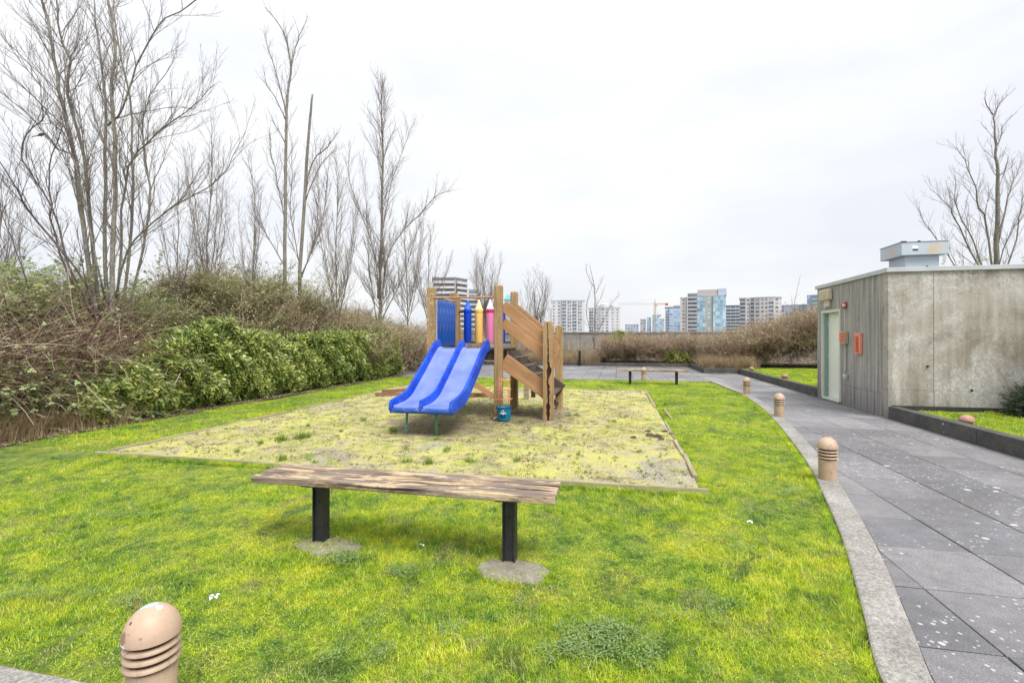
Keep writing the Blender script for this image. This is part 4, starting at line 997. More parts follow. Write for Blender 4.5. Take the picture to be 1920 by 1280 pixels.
for nm, c_ in (('bld_white', (.60, .60, .61)), ('bld_cream', (.58, .54, .52)), ('bld_grey', (.42, .44, .46)), ('bld_beige', (.50, .45, .43)), ('bld_brown', (.34, .28, .26)), ('bld_olive', (.42, .42, .38)), ('bld_blue', (.34, .42, .56)), ('bld_paleblue', (.44, .52, .63)), ('bld_pink', (.48, .38, .38)), ('bld_brick', (.36, .15, .13)), ('bld_rail', (.42, .46, .50)), ('bld_darkroof', (.10, .10, .12)), ('bld_teal', (.14, .40, .42)), ('crane_pale', (.50, .48, .44)), ('crane_red', (.45, .13, .09)), ('crane_tan', (.50, .33, .18))):
    plain(nm, c_, .8, .08, .06)
def rect(w_, d_): return [(0, 0), (w_, 0), (w_, d_), (0, d_)]
def X(px, Y): return (px-960)/900*Y
def Z(py, Y): return 1.5-(py-633)/900*Y
Y = 450
r, h = tower('apartment_tower', 'pale grey concrete apartment tower left of the two behind the parapet, with paired balconies', X(1034, Y), Y, [(0, 0), (9.5, -1.2), (9.6, -3), (19, -3), (19.1, -1), (29, -.5), (31, 4), (31, 20), (0, 20)], Z(564.5, Y), 14, 'bld_white', 0, ['small', 'blank', 'pair', 'blank', 'pair', 'blank', 'win', None, None], glass='glass_grey')
box_obj('penthouse', 9, 20, 1, 12, h+.71, h+2.4, 'bld_white', r); box_obj('lower_wing', -3.2, -.02, 1, 15, 0, h-6.5, 'bld_white', r)
r, h = tower('apartment_tower', 'pale grey apartment tower with a domed rooftop box, behind the forked young tree', X(1104, Y), Y, [(0, 0), (10, 0), (11, -1.5), (19, -1.5), (20, 0), (29, 0), (29, 18), (0, 18)], Z(578, Y), 13, 'bld_white', 0, ['pair', 'blank', 'win', 'blank', 'small', 'small', None, None], glass='glass_grey')
b = MB(); b.lathe([(4.2, 0), (4.2, 3), (3.2, 4.0), (0, 4.6)], 14); b.build('rooftop_dome', 'bld_white', r, loc=(15, 6, h+.7)); box_obj('roof_louvre', 7.5, 10.6, 0, 2, h+.71, h+2.5, 'bld_grey', r); box_obj('roof_louvre', 19.5, 22.6, 0, 2, h+.71, h+2.5, 'bld_grey', r)
Y = 620
tower('office_block', 'small low bluish block standing alone right of the pale towers', X(1172, Y), Y, rect(17.5, 12), Z(609, Y), 8, 'bld_paleblue', 0, ['win', 'win', None, None], glass='glass_dark')
tower('apartment_tower', 'narrow brownish tower at the left of the small blue cluster', X(1200.5, Y), Y, rect(7, 12), Z(599, Y), 10, 'bld_beige', 0, ['win', 'win', None, None], glass='glass_dark')
tower('apartment_tower', 'blue glass tower with stepped top in the middle of the small cluster', X(1219, Y), Y-10, [(0, 0), (8.5, 0), (8.5, 12), (0, 12)], Z(592, Y), 11, 'bld_blue', 0, ['glass', 'glass', None, None], glass='glass_teal')
tower('apartment_tower', 'pale blue tower between the brownish tower and the blue glass one', X(1211, Y), Y-4, rect(5.4, 12), Z(596, Y), 10, 'bld_paleblue', 0, ['win', 'win', None, None], glass='glass_blue')
tower('apartment_tower', 'whitish low tower under the lower crane jib', X(1232, Y), Y+8, rect(12, 12), Z(598, Y), 10, 'bld_white', 0, ['pair', 'win', None, None], glass='glass_blue')
Y = 480
r, h = tower('apartment_tower', 'blue-grey tower with a dark overhanging flat roof, left of the tall glass tower', X(1247.5, Y), Y, [(0, 0), (4, 0), (4, -1.2), (12, -1.2), (12, 0), (17, 0), (17, 14), (0, 14)], Z(577, Y), 14, 'bld_paleblue', 0, ['balc', 'blank', 'win', 'blank', 'glass', None, None, None], roof='bld_darkroof', glass='glass_blue')
box_obj('penthouse', 8, 16.5, 0, 10, h+.71, h+2.3, 'bld_grey', r)
Y = 400
tower('apartment_tower', 'slim cream tower wing joined to the left of the brown balcony tower', X(1280, Y), Y+6, rect(6, 14), Z(558, Y), 14, 'bld_cream', 0, ['small', None, None, None], glass='glass_grey')
tower('apartment_tower', 'brown tower with stacks of shadowed balconies beside the tall glass tower', X(1291, Y), Y+2, rect(8, 14), Z(551, Y), 14, 'bld_brown', 0, ['balc', 'blank', None, None], glass='glass_dark', rail='bld_grey')
r, h = tower('glass_tower', 'tallest tower on the skyline, olive concrete flanked by blue curtain glass', X(1307, Y), Y, [(0, 0), (7, -1.5), (7.1, 0), (13, 0), (13.1, -1.2), (21, -1.6), (23.5, 1), (23.5, 16), (0, 16)], Z(556, Y), 14, 'bld_olive', 0, ['glass', 'blank', 'small', 'blank', 'glass', 'glass', 'win', None, None], glass='glass_teal')
box_obj('upper_block', .2, 16, .4, 14, h+.71, Z(543.5, Y)+8, 'bld_beige', r); box_obj('upper_block', 16.05, 22.5, -.6, 14, h+.71, Z(542.5, Y)+8, 'bld_paleblue', r)
Y = 470
tower('apartment_tower', 'small blue-grey block between the tall glass tower and the curved white block', X(1361, Y), Y, rect(14, 14), Z(574, Y), 13, 'bld_paleblue', 0, ['balc', 'win', None, None], roof='bld_darkroof', glass='glass_dark')
Y = 400
ft = [(0, 0), (5, -1), (9, 0), (12, -1.5), (17, -3), (23, -3.4), (28, -2.4), (32, 0), (34, 5), (34, 18), (0, 18)]
tower('apartment_block', 'wide whitish curved apartment block over the right-hand bushes', X(1387, Y), Y, ft, Z(560, Y), 13, 'bld_cream', 0, ['balc', 'win', 'balc', 'win', 'win', 'pair', 'win', 'small', 'win', None, None], glass='glass_grey')[0]
Y = 460
tower('office_block', 'long low blue block with white columns right of the curved block', X(1464, Y), Y, rect(27, 14), Z(573, Y), 12, 'bld_blue', 0, ['win', 'win', None, None], glass='glass_dark')
tower('apartment_tower', 'dark blue balcony tower half hidden by the hut', X(1513, Y-20), Y-20, [(0, 0), (4, 0), (4, -2), (16, -2), (16, 14), (0, 14)], Z(558, Y), 13, 'bld_blue', 0, ['win', 'blank', 'balc', None, None, None], glass='glass_blue')
Y = 260
r, h = tower('apartment_block', 'stepped pinkish block with white floor slabs behind the bare trees, left of the slide posts', X(812, Y), Y, [(0, 0), (12, -2.5), (19, 5), (19, 20), (0, 20)], Z(521, Y), 15, 'bld_pink', 0, ['balc', 'balc', 'win', None, None], glass='glass_grey', rail='bld_white', roof='bld_white')
tower('apartment_block', 'lower balcony wing on the right of the stepped pinkish block', X(876, Y), Y+9, rect(5.5, 10), Z(541, Y), 13, 'bld_grey', 0, ['balc', 'balc', None, None], glass='glass_dark')
r, h = tower('apartment_block', 'brick and glass wing seen behind the crayon panel', X(858, Y), Y+30, rect(26, 14), Z(566, Y), 10, 'bld_brick', 0, ['pair', 'win', None, None], glass='glass_blue')
Y = 300
r = empty('turret_building', (X(945, Y), Y, -8), 0, 'grey building with a small turquoise pyramid roof peeping over the stair boards', 'building', 'city buildings on the skyline')
box_obj('wall', 0, 5, 0, 5, 0, Z(562, Y)+8, 'bld_grey', r)
b = MB(); hz = Z(562, Y)+8.02; tp = Z(550, Y)+8; b.add([(-.4, -.4, hz), (5.4, -.4, hz), (5.4, 5.4, hz), (-.4, 5.4, hz), (2.5, 2.5, tp)], [(0, 1, 4), (1, 2, 4), (2, 3, 4), (3, 0, 4), (3, 2, 1, 0)]); b.build('roof', 'bld_teal', r)
# cranes
def crane(label, px, Y, ztop, jl, jr, s=1.0):
    r = empty('tower_crane', (X(px, Y), Y, -8), 0, label, 'crane'); h = ztop+8
    b = MB(); m_ = .8*s
    for sx in (-m_, m_):
        for sy in (-m_, m_): b.tube([(sx, sy, 0), (sx, sy, h)], .16*s, 4)
    z = 0; f = 1
    while z < h-3: b.tube([(-m_*f, -m_, z), (m_*f, -m_, z+2.2)], .09*s, 3); z += 2.2; f = -f
    b.build('mast', 'crane_tan', r)
    b = MB()
    for yy, zz in ((-.7, 0), (.7, 0), (0, 1.3)): b.tube([(jl, yy*s, h+zz*s+.3), (0, yy*s, h+zz*s+.3)], .14*s, 4)
    x = jl
    while x < -1: b.tube([(x, -.7*s, h+.3), (x+1.3, 0, h+1.6*s), (x+2.6, -.7*s, h+.3)], .07*s, 3); x += 2.6
    b.build('jib', 'crane_pale', r)
    b = MB()
    for yy, zz in ((-.7, 0), (.7, 0), (0, 1.0)): b.tube([(0, yy*s, h+zz*s+.3), (jr, yy*s, h+zz*s+.3)], .18*s, 4)
    b.build('counter_jib', 'crane_red', r)
    box_obj('counterweight', jr-2.4*s, jr, -1*s, 1*s, h-.9*s, h+1.6*s, 'crane_red', r)
    b = MB(); b.tube([(0, 0, h), (0, 0, h+6*s)], [.9*s, .2*s], 4); b.build('apex', 'crane_pale', r)
    b = MB(); b.tube([(0, 0, h+6*s), (jl*.62, 0, h+1.5*s)], .05*s, 3); b.tube([(0, 0, h+6*s), (jr*.9, 0, h+1.2*s)], .05*s, 3); b.build('tie_line', 'crane_pale', r)
    box_obj('cab', .8*s, 2.2*s, -1*s, .6*s, h-2*s, h-.1, 'crane_pale', r)
crane('tall tower crane with long pale jib and red counterweight over the skyline', 1228, 500, Z(571, 500), -38, 13.5)
crane('lower distant crane just above the small cluster of towers', 1234, 650, Z(592, 650), -7, 4, .8)

# ================================================================== VEGETATION
# ---- blades, leaves and clumps (meshes placed by the scatters below)
def blade(mb, x, y, h, w_, lean, az, rv, segs=3, z0=0.0):
    dx, dy = math.cos(az), math.sin(az); px, py = -dy, dx; vs = []
    for i in range(segs+1):
        t = i/segs; o = lean*t*t; ww = w_*(1-t**1.5)*.5; z = h*t*(1-.25*t*min(1, lean/h))
        if i == segs: vs.append((x+dx*o, y+dy*o, z0+z))
        else: vs += [(x+dx*o-px*ww, y+dy*o-py*ww, z0+z), (x+dx*o+px*ww, y+dy*o+py*ww, z0+z)]
    fs = [(2*i, 2*i+1, 2*i+3, 2*i+2) for i in range(segs-1)] + [(2*(segs-1), 2*(segs-1)+1, 2*segs)]
    mb.add(vs, fs, rv)
def grass_clump(nm, n, R_, h0, h1, w0, w1, lean, mat='grass_blade', segs=2):
    b = MB()
    for _ in range(n):
        r = R_*math.sqrt(rnd.random()); t = rnd.uniform(0, 2*math.pi); h = rnd.uniform(h0, h1)
        blade(b, r*math.cos(t), r*math.sin(t), h, rnd.uniform(w0, w1), h*rnd.uniform(*lean), rnd.uniform(0, 6.283), rnd.uniform(.01, 1), segs, -.004)
    return b.mesh(nm, mat)
def leaf(mb, p, d, up, Ln, W, rv, fold=.25, curl=.15):
    """a folded, slightly curled leaf: 4 cross rows"""
    p = Vector(p); d = d.normalized(); s = d.cross(up)
    if s.length < 1e-4: s = d.cross(Vector((1, 0, 0)))
    s.normalize(); u = s.cross(d)
    ts = ((0, .02), (.3, .8), (.6, 1.0), (1, 0.02)); vs = []
    for t, ww in ts:
        c = p + d*(Ln*t) - u*(curl*Ln*t*t); hw = W*.5*ww
        vs += [c - s*hw + u*(fold*hw), c, c + s*hw + u*(fold*hw)]
    fs = []
    for i in range(3): fs += [(i*3, i*3+1, i*3+4, i*3+3), (i*3+1, i*3+2, i*3+5, i*3+4)]
    mb.add(vs, fs, rv)
def rdir(zmin=-1, zmax=1):
    z = rnd.uniform(zmin, zmax); t = rnd.uniform(0, 6.283); r = math.sqrt(max(0, 1-z*z)); return Vector((r*math.cos(t), r*math.sin(t), z))
def spray(nm, n, Ln, W, mat, stem_mat='twig_dark', length=.28, spread=.9):
    """evergreen shoot growing along +Z with alternate leaves"""
    b = MB()
    for q in range(4):
        d = Vector((rnd.uniform(-.6, .6), rnd.uniform(-.6, .6), 1)).normalized(); L_ = length*rnd.uniform(.7, 1.1); base = Vector((rnd.uniform(-.04, .04), rnd.uniform(-.04, .04), -.05))
        b.tube([base, base+d*L_], [.004, .002], 3, .3, 1, cap=False)
        for k in range(n//4):
            t = .15+.85*k/(n/4); az = k*2.4+q; ld = (d*rnd.uniform(.5, 1.0)+Vector((math.cos(az), math.sin(az), 0))*spread).normalized()
            leaf(b, base+d*L_*t, ld, d, Ln*rnd.uniform(.7, 1.15), W*rnd.uniform(.8, 1.15), rnd.uniform(.05, .95), curl=rnd.uniform(0, .3))
    return b.mesh(nm, [mat, stem_mat])
def arc(p, d, L_, n, droop, wob):
    pts = [Vector(p)]; d = d.normalized()
    for i in range(n):
        d = (d + Vector((rnd.uniform(-wob, wob), rnd.uniform(-wob, wob), rnd.uniform(-wob, wob)-droop))).normalized(); pts.append(pts[-1]+d*(L_/n))
    return pts
def bramble_clump(nm, ncane, L0, L1, nleaf, lsize, cane_mat, leaf_mat, r=.004, droop=.12, spread=1.0, base_r=.3, up=.7, side=4, round_leaf=True):
    b = MB()
    for _ in range(ncane):
        p = Vector((rnd.uniform(-base_r, base_r), rnd.uniform(-base_r, base_r), rnd.uniform(-.1, .15)))
        d = Vector((rnd.uniform(-1, 1)*spread, rnd.uniform(-1, 1)*spread, up)); L_ = rnd.uniform(L0, L1)
        pts = arc(p, d, L_, 5, droop, .16); rr = r*rnd.uniform(.6, 1.3); rv = rnd.uniform(.02, 1)
        b.tube(pts, [rr*(1-.12*i) for i in range(len(pts))], 3, rv, 1, cap=False)
        for _s in range(2):
            i = rnd.randrange(1, 5); q = arc(pts[i], rdir(-.2, .9), L_*.3, 2, droop*.5, .2); b.tube(q, [rr*.55, rr*.45, rr*.3], 3, rv, 1, cap=False)
        for _k in range(nleaf):
            i = rnd.randrange(1, 6); t = rnd.random(); c = pts[i-1].lerp(pts[i], t)
            if round_leaf:
                st = rdir(-.1, .9); c2 = c+st*lsize*.6; rvl = rnd.uniform(.05, .95)
                for q in range(3):
                    az = q*2.1+rnd.random(); ld = (Vector((math.cos(az), math.sin(az), rnd.uniform(-.3, .3))) + st*.3); leaf(b, c2, ld, Vector((0, 0, 1)), lsize*rnd.uniform(.7, 1.1), lsize*.75, min(.99, rvl+rnd.uniform(-.1, .1)), .15, .2)
            else: leaf(b, c, rdir(-.4, .9), Vector((0, 0, 1)), lsize*rnd.uniform(.6, 1.2), lsize*.5, rnd.uniform(.05, .95), .2, .2)
    return b.mesh(nm, [leaf_mat, cane_mat])

turf = [grass_clump('turf_clump', 110, .11, .012, .032, .0020, .0038, (.3, 1.3)) for _ in range(3)] + [grass_clump('turf_clump', 120, .10, .007, .018, .0022, .0042, (.3, 1.5)) for _ in range(2)] + [grass_clump('turf_clump', 40, .06, .028, .060, .0022, .004, (.4, 1.3))]
turf_far = [grass_clump('turf_clump_far', 90, .17, .012, .032, .005, .009, (.2, .9), segs=1) for _ in range(3)]
def in_lawn(a, b_):
    if not (LAWN_B0+.0 < b_ < LAWN_B1-.0 and -8.95 < a < kerb_a(b_)-.005): return False
    if a < -8.2 + .25*math.sin(b_*1.9)+.12*math.sin(b_*5.1) - max(0, 6-b_)*.1: return False
    if PIT[0]-.03 < a < PIT[1]+.04 and PIT[2]-.03 < b_ < PIT[3]+.03: return False
    for fa, fb, ra, rb, k in FOOT:
        d = math.hypot((a-fa)/ra, (b_-fb)/rb)
        if d < k+.08*math.sin(a*31+b_*17): return False
    return True
def vis(p, marg=1.2): return p.y > 1.2 and abs(p.x) < p.y*1.09+marg
def scatter_field(region_fn, a0, a1, b0, b1, dens_fn, dmax, z_fn):
    out = []; A = (a1-a0)*(b1-b0); N = int(A*dmax); U = nrs.rand(N, 3)
    for u_, v_, w_ in U:
        a, b_ = a0+(a1-a0)*u_, b0+(b1-b0)*v_; p = S(a, b_)
        if not vis(p) or w_*dmax > dens_fn(p.length) or not region_fn(a, b_): continue
        p.z = z_fn(a, b_); out.append(p)
    return out
def put(name, variants, P, sfn, rot_xy=.15, pick=None, parent=None):
    n_ = len(P); rots = np.zeros((n_, 3)); rots[:, 2] = nrs.rand(n_)*6.283; rots[:, :2] = (nrs.rand(n_, 2)-.5)*2*rot_xy
    sc = np.array([sfn(p) for p in P]).reshape(n_, 3); idx = nrs.randint(0, len(variants), n_) if pick is None else np.array([pick(p) for p in P])
    return scatter(name, variants, P, rots, sc, idx, parent)
def lz(a, b_): return -.013 + .014*hsh(a, b_)
def pick_turf(p):
    # longer darker tufts gather in places, short moss-like turf in others
    v = math.sin(p.x*2.3+p.y*1.1)+math.sin(p.y*3.1-p.x*1.7+2)+rnd.uniform(-1, 1)
    return 5 if (v > 1.5 and rnd.random() < .5) else rnd.choice((0, 1, 2)) if v > -.2 else rnd.choice((0, 3, 4, 3))
def tscale(p):
    v = .85+.35*math.sin(p.x*1.9-p.y*.8)*math.sin(p.y*2.3+p.x*.6); k = rnd.uniform(.8, 1.25); return (k, k, k*v*rnd.uniform(.75, 1.2))
P = scatter_field(in_lawn, -8.95, 3.4, LAWN_B0, 9.5, lambda d: 380 if d < 3.6 else 280 if d < 5.5 else 170 if d < 8 else 0, 380, lz)
tag(put('lawn_grass', turf, P, tscale, .25, pick_turf), 'short mottled yellow-green grass covering the near lawn', 'grass', kind='stuff')
P = scatter_field(in_lawn, -8.95, 3.4, 5, LAWN_B1, lambda d: 0 if d < 7.6 else 70, 70, lz)
tag(put('lawn_grass', turf_far, P, tscale, .2), 'short mottled yellow-green grass covering the far lawn', 'grass', kind='stuff')
P = scatter_field(lambda a, b_: (5.06 < a and b_ < 10.1 and not (b_ > 9.95 and a < 7.0)) or (b_ > 13.5 and a > 5.08), 5.06, 13, 2, 22.6, lambda d: 80, 80, lambda a, b_: .175+.012*hsh(a*1.7, b_*1.7))
tag(put('planter_grass', turf_far, P, lambda p: (1, 1, rnd.uniform(.9, 1.4)), .2), 'bright green grass in the raised planters beside the hut', 'grass', kind='stuff')
# sharper fringe of long blades along the kerb edge and around the edging boards
fr_ = [grass_clump('fringe_clump', 26, .05, .03, .07, .002, .0036, (.3, 1.2)) for _ in range(3)]
P = []
for i in range(2200):
    b_ = rnd.uniform(LAWN_B0, 14); P.append(S(kerb_a(b_)-rnd.uniform(.01, .05), b_, -.012))
for i in range(900): a = rnd.uniform(PIT[0], PIT[1]); P.append(S(a, PIT[2]-rnd.uniform(.03, .07), -.01))
for i in range(500): b_ = rnd.uniform(PIT[2], PIT[3]); P.append(S(rnd.choice((PIT[0]-.06, PIT[1]+.06))+rnd.uniform(-.03, .03), b_, -.01))
for fa, fb, ra, rb, k in FOOT:
    for i in range(90): t = rnd.uniform(0, 6.283); P.append(S(fa+math.cos(t)*ra*(k+.02), fb+math.sin(t)*rb*(k+.02), -.012))
P = [p for p in P if vis(p)]
tag(put('edge_grass', fr_, P, lambda p: (1, 1, rnd.uniform(.5, 1.0)), .3), 'longer grass blades fringing the kerb and edging boards', 'grass', kind='stuff')
# clover-like weeds in patches
cl = []
for _ in range(3):
    b = MB()
    for k in range(46):
        r = .07*math.sqrt(rnd.random()); t = rnd.uniform(0, 6.283); c = Vector((r*math.cos(t), r*math.sin(t), rnd.uniform(.012, .032)))
        leaf(b, c, rdir(-.1, .6), Vector((0, 0, 1)), rnd.uniform(.011, .020), rnd.uniform(.006, .010), rnd.uniform(.05, 1), .1, .2)
    cl.append(b.mesh('clover_patch', 'clover_green'))
P = []
for (px_, py_, rx, ry, n_) in ((1110, 1205, .26, .13, 40), (640, 1052, .12, .07, 22), (760, 1075, .14, .08, 9), (1290, 1140, .2, .1, 6), (80, 1120, .35, .15, 9), (110, 858, .25, .2, 16), (1400, 1030, .2, .15, 6), (300, 960, .3, .2, 8), (700, 1200, .3, .2, 9), (1480, 930, .2, .2, 6)):
    c = gnd(px_, py_)
    for k in range(n_): P.append(Vector((c.x+rnd.gauss(0, rx*.6), c.y+rnd.gauss(0, ry*.6), -.002)))
P_m = [S(-2.07+rnd.gauss(0, .12), 3.10+rnd.gauss(0, .07), .012) for _ in range(26)]
tag(put('clover_patches', cl, P, lambda p: (1, 1, 1.1), .2), 'patches of small pale green broad leaved weeds in the near lawn', 'weeds', kind='stuff')
# moss and weeds of the play area
moss = []
for _ in range(4):
    b = MB()
    for k in range(60):
        r = .085*math.sqrt(rnd.random()); t = rnd.uniform(0, 6.283); h = rnd.uniform(.006, .020)*(1.2-r/.085*.6)
        blade(b, r*math.cos(t), r*math.sin(t), h, rnd.uniform(.005, .010), h*rnd.uniform(.2, 1.3), rnd.uniform(0, 6.283), rnd.uniform(.01, 1), 1, -.003)
    moss.append(b.mesh('moss_clump', 'moss_tuft'))
def in_pit(a, b_):
    if not (PIT[0]+.06 < a < PIT[1]-.05 and PIT[2]+.06 < b_ < PIT[3]-.06): return False
    v = math.sin(a*2.1+b_*.8)+math.sin(b_*1.7-a*1.3+1)+.7*math.sin(a*5.3+b_*4.1)+.5*math.sin(a*9-b_*11)
    if math.hypot((a+2.9)/1.2, (b_-7.9)/1.3) < 1 and rnd.random() < .75: return False       # worn bare under the slide
    if math.hypot((a+1.4)/1.0, (b_-8.9)/.9) < 1 and rnd.random() < .65: return False
    return v+rnd.uniform(-1, 1) > -.7
P = scatter_field(in_pit, PIT[0], PIT[1], PIT[2], PIT[3], lambda d: 110 if d < 9 else 60, 110, lambda a, b_: pit_z(a, b_))
P += P_m
tag(put('play_area_moss', moss, P, lambda p: (rnd.uniform(.7, 1.4),)*2+(rnd.uniform(.7, 1.5),), .2), 'pale yellow moss spread in lumps over the play area', 'moss', kind='stuff')
chips = []
for _ in range(2):
    b = MB()
    for k in range(26):
        x, y = rnd.uniform(-.12, .12), rnd.uniform(-.12, .12); s_ = rnd.uniform(.003, .008); M = Matrix.Translation((x, y, s_*.4)) @ Matrix.Rotation(rnd.uniform(0, 6.28), 4, rdir()); b.box(-s_, s_, -s_*.7, s_*.7, -s_*.5, s_*.5, rnd.uniform(.02, 1), M=M)
    chips.append(b.mesh('chip_cluster', 'fallen_leaf'))
P = scatter_field(lambda a, b_: PIT[0]+.1 < a < PIT[1]-.1 and PIT[2]+.1 < b_ < PIT[3]-.1, PIT[0], PIT[1], PIT[2], PIT[3], lambda d: 9, 9, lambda a, b_: pit_z(a, b_))
tag(put('gravel_bits', chips, P, lambda p: (1, 1, 1), .1), 'scattered gravel and bark bits on the play area', 'gravel', kind='stuff')
weed = [grass_clump('weed_tuft', 60, .045, .03, .10, .0025, .005, (.2, 1.0), 'weed_green', 3) for _ in range(3)]
big = [(537, 825, 1.7), (1073, 782, 1.3), (817, 830, 1.0), (843, 845, 1.1), (757, 845, .9), (737, 812, 1.2), (533, 862, 1.1), (490, 835, .8), (978, 793, 1.0), (885, 870, 1.1), (808, 872, 1.2), (760, 868, .8), (1150, 792, .8), (1247, 760, .9), (680, 790, .9), (590, 868, .8), (440, 850, .7), (1050, 800, .6), (965, 868, .8), (1080, 855, .6), (575, 800, .8), (640, 812, .7), (1200, 850, .6)]
P = []; sz = []
for (x, y, s_) in big:
    for k in range(5 if s_ > 1.5 else 2): c = gnd(x, y); P.append(Vector((c.x+rnd.gauss(0, .04*s_*(3 if s_ > 1.5 else 1)), c.y+rnd.gauss(0, .04*s_), .02))); sz.append(s_)
for k in range(1100):
    a, b_ = rnd.uniform(PIT[0]+.1, PIT[1]-.1), rnd.uniform(PIT[2]+.1, PIT[3]-.1); P.append(S(a, b_, .015)); sz.append(rnd.uniform(.15, .5))
it = iter(sz)
def wsc(p): s_ = next(it); return (s_, s_, s_)
tag(put('weed_tufts', weed, P, wsc, .15), 'green grass tufts sprouting from the mossy play area', 'weeds', kind='stuff')
P = []
for k in range(420):
    d_ = rnd.uniform(2.6, 9); i = rnd.randrange(0, 5); j = rnd.randrange(0, 16)
    a, b_ = (1.775+PS*i, rnd.uniform(2, 12)) if rnd.random() < .5 else (rnd.uniform(1.5, 4.8), 2.70+PS*j)
    if a < kerb_a(b_)+KW+.03 or a > 4.85 or math.sin(a*2.7+b_*1.9)+math.sin(b_*4.3-a) < .3: continue
    P.append(S(a+rnd.uniform(-.004, .004), b_+rnd.uniform(-.004, .004), -.008))
for k in range(260): b_ = rnd.uniform(2, 10.1); P.append(S(4.865-abs(rnd.gauss(0, .008)), b_, .004))
tag(put('joint_moss', moss, P, lambda p: (rnd.uniform(.08, .2),)*2+(rnd.uniform(.5, 1.0),), .1), 'little cushions of moss in the paving joints', 'moss', kind='stuff')
# fallen leaves under the hedge and on the paving
fl = []
for _ in range(2):
    b = MB()
    for k in range(14): c = Vector((rnd.uniform(-.12, .12), rnd.uniform(-.12, .12), rnd.uniform(.003, .02))); leaf(b, c, rdir(-.15, .25), Vector((0, 0, 1)), rnd.uniform(.02, .05), rnd.uniform(.015, .03), rnd.uniform(.05, 1), .2, .3)
    fl.append(b.mesh('leaf_scatter', 'fallen_leaf'))
P = [S(-8.35-abs(rnd.gauss(0, .35)), rnd.uniform(4, 18), .01) for _ in range(1100)] + [S(rnd.gauss(3.9, .35), 21.25+rnd.uniform(-.25, .1), .02) for _ in range(34)] + [S(rnd.uniform(-6, 3.3), 25.45+rnd.uniform(-.3, .1), .02) for _ in range(170)]
P = [p for p in P if vis(p)]
tag(put('fallen_leaves', fl, P, lambda p: (1, 1, 1), .1), 'brown fallen leaves lying under the hedge and along the planter walls', 'leaves', kind='stuff')
# clods of dark earth by the right edge
b = MB(); q = bmesh.new(); bmesh.ops.create_icosphere(q, subdivisions=2, radius=1)
def clod(c, r):
    o = len(b.v); vs = [Vector(v.co) for v in q.verts]; b.add([c + Vector((v.x*r, v.y*r*.8, v.z*r*.45))*(1+.35*math.sin(v.x*5+v.y*7+v.z*9+c.x*30)*rnd.uniform(.5, 1)) for v in vs], [tuple(v.index for v in f.verts) for f in q.faces])
q.verts.ensure_lookup_table()
for (x, y, r) in ((1222, 820, .10), (1232, 822, .09), (1246, 812, .06), (1215, 811, .05), (1258, 816, .05), (1188, 822, .04), (1240, 826, .05)): c = gnd(x, y); clod(Vector((c.x, c.y, .02)), r)
tag(b.build('earth_clods', 'soil_brown'), 'dark clods of dug earth near the right edge of the play area', 'earth clods', kind='stuff')
for (x, y, lab) in ((401, 1118, 'small whitish crumpled scrap in the grass behind the nearest bollard'), (789, 1022, 'tiny white scrap in the grass midway between the bench legs'), (1406, 977, 'pale dead leaf in the lawn left of the kerb')):
    b = MB(); c = gnd(x, y, .03)
    for k in range(4): leaf(b, Vector((rnd.uniform(-.012, .012), rnd.uniform(-.01, .01), 0)), rdir(0, .7), Vector((0, 0, 1)), .022, .02, .9, .5, .6)
    tag(b.build('paper_scrap', 'white_plastic', loc=c), lab, 'scrap')

# ---- laurel hedge: seven shrubs grown together
lau = [spray('laurel_shoot', 44, .088, .030, 'laurel_leaf') for _ in range(3)] + [spray('laurel_shoot', 40, .105, .032, 'laurel_leaf_deep') for _ in range(2)]
def dir_rot(d):
    e = Vector(d).normalized().to_track_quat('Z', 'Y').to_euler(); return (e.x, e.y, e.z)
def hedge_h(b_):
    pts = [(6.2, .25), (6.9, .85), (7.7, 1.0), (8.3, 1.50), (9.3, 1.66), (10.2, 1.42), (11.0, 1.20), (12.4, 1.36), (14, 1.45), (16, 1.52), (17.4, 1.45), (17.9, .7)]
    return float(np.interp(b_, [p[0] for p in pts], [p[1] for p in pts]))+.08*math.sin(b_*4.3)+.05*math.sin(b_*9.1)
def shrub(name, label, cat, group, n_, sampler, variants, scale=(.8, 1.25), core=None, core_mat='laurel_leaf_deep', base=None, foliage='foliage'):
    r = empty(name, base, 0, label, cat, group); P = []; Rr = []; Sc = []
    for _ in range(n_):
        s_ = sampler()
        if s_ is None: continue
        p, d = s_; P.append(p-Vector(base)); e = dir_rot(d+rdir()*.45); Rr.append(e); k = rnd.uniform(*scale); Sc.append((k, k, k))
    idx = [rnd.randrange(len(variants)) for _ in P]
    o = scatter(foliage, variants, P, Rr, Sc, idx, r); o['kind'] = 'stuff'
    return r
cuts = [6.5, 8.0, 9.5, 11.1, 12.9, 14.7, 16.3, 17.8]
labs = ['low yellowish laurel shrub at the near end of the hedge', 'tall laurel shrub with long drooping leaves, second in the hedge from the near end', 'full laurel shrub third in the hedge from the near end', 'laurel shrub at the dip in the middle of the hedge', 'darker laurel shrub just past the middle of the hedge', 'dense laurel shrub next to the far end of the hedge', 'last laurel shrub at the far end of the hedge']
